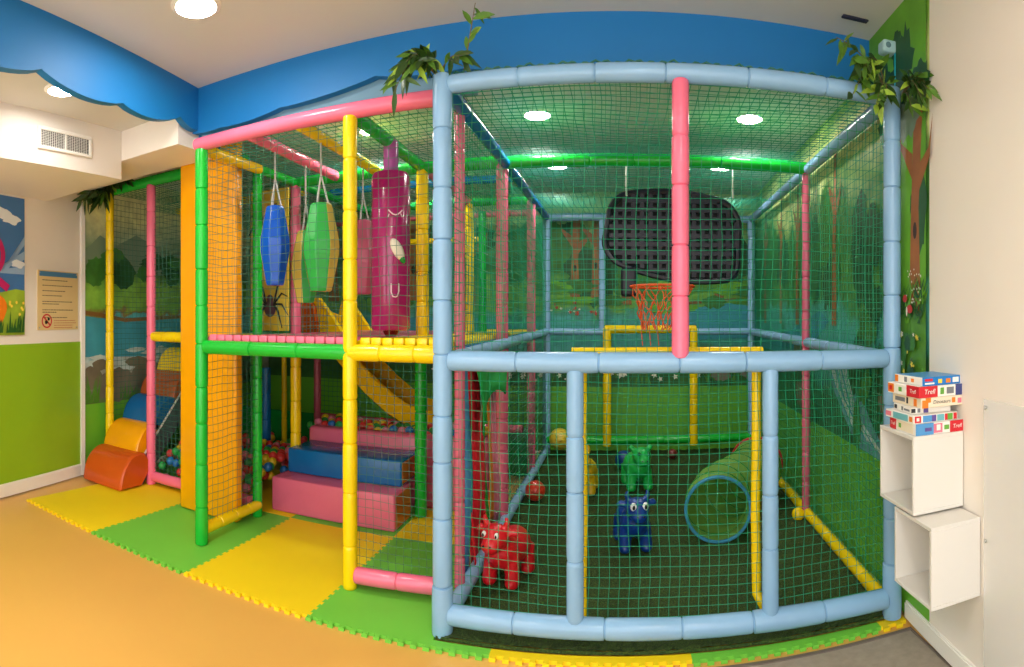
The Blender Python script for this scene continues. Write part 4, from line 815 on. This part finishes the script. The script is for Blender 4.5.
po = thing('wall_poster', 'colourful landscape poster with pink ribbon at far left edge', 'poster', onleft(2.1, 1.27)); py0, py1, pz0, pz1 = 1.55, 2.40, 1.265, 2.36
MB().extrude(leftsheet(py0, py1, pz0, pz1), NRM*.008).build('board', mat('poster sky', (66, 118, 178), .5, var=.1), po, False)
LAY = [.009]
def ppoly(pts, m, name, label=None): LAY[0] += .0006; MB().extrude([onleft(y, z, LAY[0])[:] for y, z in pts], NRM*.0004).build(name, m, po, False, label)
RAY = mat('poster ray', (150, 182, 216), .5); CL = mat('poster cloud', (228, 234, 240), .5)
for k in range(3): ppoly([(2.15-.1*k, 1.75), (2.2-.1*k, 1.75), (2.40, 2.06-.12*k), (2.40, 1.99-.12*k)][:4], RAY, 'light_ray')
def cloud(y, z, s): ppoly([(y+s*(1+.16*math.cos(5*a))*math.cos(a), z+.45*s*(1+.2*math.sin(4*a))*math.sin(a)) for a in np.linspace(0, 2*PI, 30, endpoint=False)], CL, 'cloud')
cloud(2.26, 2.18, .09); cloud(2.15, 2.22, .1); cloud(2.33, 1.83, .07)
ppoly([(py0, pz0), (2.398, pz0), (2.398, 1.62), (2.3, 1.63), (2.15, 1.6), (2.0, 1.64), (py0, 1.6)], mat('poster hill', (150, 180, 50), .5, var=.15, vscale=8), 'hill')
RIB = mat('poster ribbon pink', (190, 30, 104), .4)
def band(pts, w, m, nm): 
    up = []; dn = []
    for i, p in enumerate(pts):
        a = pts[max(i-1, 0)]; b_ = pts[min(i+1, len(pts)-1)]; d = Vector((b_[0]-a[0], b_[1]-a[1])).normalized(); up.append((p[0]-d.y*w, p[1]+d.x*w)); dn.append((p[0]+d.y*w, p[1]-d.x*w))
    for i in range(len(pts)-1): ppoly([up[i], up[i+1], dn[i+1], dn[i]], m, nm)
band([(2.0+.17*math.cos(a), 1.89+.17*math.sin(a)) for a in np.linspace(1.3, -1.3, 12)], .022, RIB, 'ribbon'); band([(2.06, 1.72), (2.14, 1.68), (2.22, 1.63)], .03, RIB, 'ribbon')
ppoly([(2.0+.2*(1+.1*math.sin(3*a))*math.cos(a), 1.45+.17*math.sin(a)) for a in np.linspace(0, 2*PI, 30, endpoint=False)], pr['orange'], 'orange_mound')
for k in range(34):
    y = rnd.uniform(1.75, 2.36); h = rnd.uniform(.08, .22); ppoly([(y-.014, pz0+.02), (y+.014, pz0+.02), (min(2.395, y+rnd.uniform(-.03, .04)), pz0+.02+h)], mat('poster grass', (40, 96, 36), .5), 'grass_blade')
for k in range(8): y, z = rnd.uniform(2.2, 2.38), rnd.uniform(1.42, 1.55); ppoly([(y+.012*math.cos(a), z+.012*math.sin(a)) for a in np.linspace(0, 2*PI, 8, endpoint=False)], pr['yellow'], 'flower')
# air vent grille on the bulkhead
vg = thing('air_vent', 'white slatted air vent grille on the left bulkhead', 'vent', (-3.075, 2.16, 2.48)); x = -3.078; vy0, vy1, vz0, vz1 = 1.955, 2.385, 2.478, 2.622
MB().box((x-.001, vy0+.02, vz0+.02), (x+.001, vy1-.02, vz1-.02)).build('backing', mat('vent dark', (52, 48, 44), .8), vg, False, 'dark backing')
mb = MB()
for a, b_ in (((x, vy0, vz0), (x+.014, vy1, vz0+.022)), ((x, vy0, vz1-.022), (x+.014, vy1, vz1)), ((x, vy0, vz0+.022), (x+.014, vy0+.022, vz1-.022)), ((x, vy1-.022, vz0+.022), (x+.014, vy1, vz1-.022)), ((x, 2.165, vz0+.022), (x+.012, 2.178, vz1-.022))): mb.rbox(a, b_, .003, seg=1)
mb.build('frame', TRIMW, vg, False)
for k in range(9): z = vz0+.03+k*.0103; MB().extrude([(x+.002, vy0+.02, z), (x+.002, vy1-.02, z), (x+.010, vy1-.02, z-.003), (x+.010, vy0+.02, z-.003)], (0, 0, .0022)).build('slat', TRIMW, vg, False)
mb = MB(); k = vy0+.028
while k < vy1-.03: mb.box((x+.0, k, vz0+.02), (x+.004, k+.0025, vz1-.02)); k += .0145
mb.build('vertical_bars', TRIMW, vg, False)

# ------------------------------------------------------------------ sensor in the upper right corner
se = thing('wall_sensor', 'small white sensor box with turquoise cable trunk in upper right corner', 'sensor', (1.28, 2.5, 2.7)); x = XW(2.5)
MB().rbox((x-.08, 2.46, 2.685), (x-.002, 2.53, 2.745), .014).build('housing', mat('sensor casing', (170, 206, 206), .4), se); MB().sphere((x-.055, 2.458, 2.715), (.014, .006, .014)).build('lens', mat('sensor lens', (96, 130, 136), .2), se, label='grey lens')
MB().rbox((x-.016, 2.462, 2.2), (x-.001, 2.476, 2.69), .003, seg=1).build('cable_trunk', mat('turquoise trunk', (20, 170, 190), .4), se, False, 'turquoise cable trunk')
sv = MB().rbox((1.09, 2.60, ZU-.012), (1.23, 2.63, ZU-.001), .004, seg=1).add([(1.1, 2.61, ZU-.0125), (1.22, 2.61, ZU-.0125), (1.22, 2.62, ZU-.0125), (1.1, 2.62, ZU-.0125)], [(0, 3, 2, 1)]).build('ceiling_slot', mat('slot dark', (40, 40, 60), .6), smooth=False); tag(recenter(sv, (1.16, 2.615, ZU)), 'narrow dark slot vent in the ceiling above the corner sensor', 'vent')

# ------------------------------------------------------------------ artificial foliage
LV = [mat('leaf deep', (44, 76, 26), .4, var=.2, vscale=30), mat('leaf mid', (78, 120, 34), .4, var=.2, vscale=30), mat('leaf lime', (150, 184, 60), .4, var=.15, vscale=30)]
STEM = mat('leaf stem', (104, 92, 58), .7)
def spray(label, base, stems, leaf=.1, per=8, dark=.5):
    t = thing('foliage_spray', label, 'artificial plant', base, 'artificial leaf sprays on the posts'); mb = MB(); ms = MB()
    for tip, bow in stems:
        b0 = Vector(base); tip = Vector(tip); pts = [b0.lerp(tip, i/8)+Vector((0, 0, bow*math.sin(PI*i/8))) for i in range(9)]; ms.tube(pts, [.004-.0003*i for i in range(9)], 5)
        for k in range(per):
            u = .25+.75*(k+rnd.random()*.6)/per; i = min(7, int(u*8)); p = pts[i].lerp(pts[i+1], u*8-i); d = (pts[i+1]-pts[i]).normalized()
            v = (d*.6+Vector((rnd.uniform(-1, 1), rnd.uniform(-.8, .5), rnd.uniform(-.9, .55)))).normalized(); l = leaf*rnd.uniform(.7, 1.2); w = l*rnd.uniform(.12, .18); s_ = v.cross(Vector((rnd.uniform(-.6, .6), -1, rnd.uniform(-.3, .6)))).normalized(); nn_ = v.cross(s_)
            vs = []; 
            for q, ww in ((0, .1), (.25, .8), (.5, 1), (.75, .65), (1, .04)):
                c_ = p+v*(l*q)-Vector((0, 0, l*.25*q*q)); vs += [(c_-s_*(w*ww))[:], (c_+nn_*(w*.25*ww))[:], (c_+s_*(w*ww))[:]]
            fs = []
            for r in range(4): fs += [(r*3, r*3+1, r*3+4, r*3+3), (r*3+1, r*3+2, r*3+5, r*3+4)]
            mb.add(vs, fs, 0 if rnd.random() < dark else rnd.choice([1, 1, 2]))
    if 'right from' in label:                            # leaves lie back against the wall, not into it
        for arr in mb.v+ms.v: arr[:, 0] = np.minimum(arr[:, 0], 1.30)
    if 'far left' in label:                              # and these stay clear of the bulkhead
        for arr in mb.v+ms.v: arr[:, 2] = np.where(arr[:, 1] < 3.09, np.minimum(arr[:, 2], 2.5), np.minimum(arr[:, 2], 2.7))
    ms.build('stem', STEM, t); mb.build('leaves', LV, t)
ax, ay = A; az = 2.47
spray('bushy artificial leaf spray on top of the blue corner post above the pink rail', (ax-.02, ay, az), [((ax-.24, ay-.02, az+.01), .09), ((ax-.2, ay-.08, az-.08), .12), ((ax-.12, ay-.05, az+.09), .05), ((ax-.22, ay+.05, az+.06), .05), ((ax-.06, ay-.06, az+.06), .04), ((ax+.1, ay-.03, az+.06), .04), ((ax-.18, ay-.1, az-.02), .1), ((ax-.1, ay-.1, az+.02), .05)], .09, 13, .55)
spray('single upright artificial twig on top rail beside the bushy spray', (ax+.09, ay+.02, az), [((ax+.16, ay-.04, az+.28), .0)], .1, 9, .45)
dx, dy = D; dz = 2.45
spray('artificial leaf spray leaning left from the right corner post', (dx-.04, dy-.02, dz), [((dx-.31, dy-.07, dz+.17), .04), ((dx-.26, dy-.12, dz+.06), .06), ((dx-.2, dy-.12, dz+.04), .09), ((dx-.24, dy-.08, dz-.08), .1), ((dx-.14, dy-.12, dz-.12), .06), ((dx-.17, dy-.03, dz+.04), .05), ((dx-.09, dy-.12, dz-.08), .05)], .09, 13, .4)
spray('artificial leaf spray hanging right from the right corner post', (dx+.02, dy-.06, dz-.03), [((dx-.0, dy-.34, dz-.1), .05), ((dx+.01, dy-.3, dz-.06), .05), ((dx-.02, dy-.22, dz-.14), .04), ((dx+.01, dy-.22, dz+.0), .04), ((dx-.02, dy-.3, dz-.12), .07)], .08, 12, .7)
spray('dark artificial leaf spray at the far left entrance post', (-4.0, EY-.02, ZE+.02), [((-4.0, EY-.3, ZE-.12), .05), ((-3.9, EY-.1, ZE+.02), .04), ((-3.72, EY-.1, ZE+.04), .05), ((-3.96, EY-.4, ZE-.16), .08), ((-3.85, EY-.25, ZE-.08), .05), ((-3.98, EY-.18, ZE-.1), .03), ((-3.9, EY-.35, ZE-.1), .06)], .14, 14, .97)

# ------------------------------------------------------------------ camera, world, output look
cam = bpy.data.cameras.new('camera'); co = bpy.data.objects.new('camera', cam); C.objects.link(co); bpy.context.scene.camera = co
co.location = (0, 0, HC); co.rotation_euler = (PI/2, 0, 0); cam.type = 'PANO'; cam.panorama_type = 'CENTRAL_CYLINDRICAL'
F, X0, Y0 = 575, 615, 318
cam.central_cylindrical_range_u_min = -X0/F; cam.central_cylindrical_range_u_max = (1024-X0)/F; cam.central_cylindrical_range_v_min = -(667-Y0)/F; cam.central_cylindrical_range_v_max = Y0/F; cam.central_cylindrical_radius = 1
cam.clip_start = .05
w = bpy.data.worlds.new('world'); bpy.context.scene.world = w; w.use_nodes = True
w.node_tree.nodes['Background'].inputs[0].default_value = (1, .99, .985, 1); w.node_tree.nodes['Background'].inputs[1].default_value = 1.4
sc = bpy.context.scene; sc.view_settings.view_transform = 'Standard'; sc.view_settings.look = 'None'; sc.view_settings.gamma = 1; sc.view_settings.use_curve_mapping = False; sc.view_settings.exposure = 1.15
sc.cycles.use_denoising = True; sc.cycles.max_bounces = 8; sc.cycles.transparent_max_bounces = 16
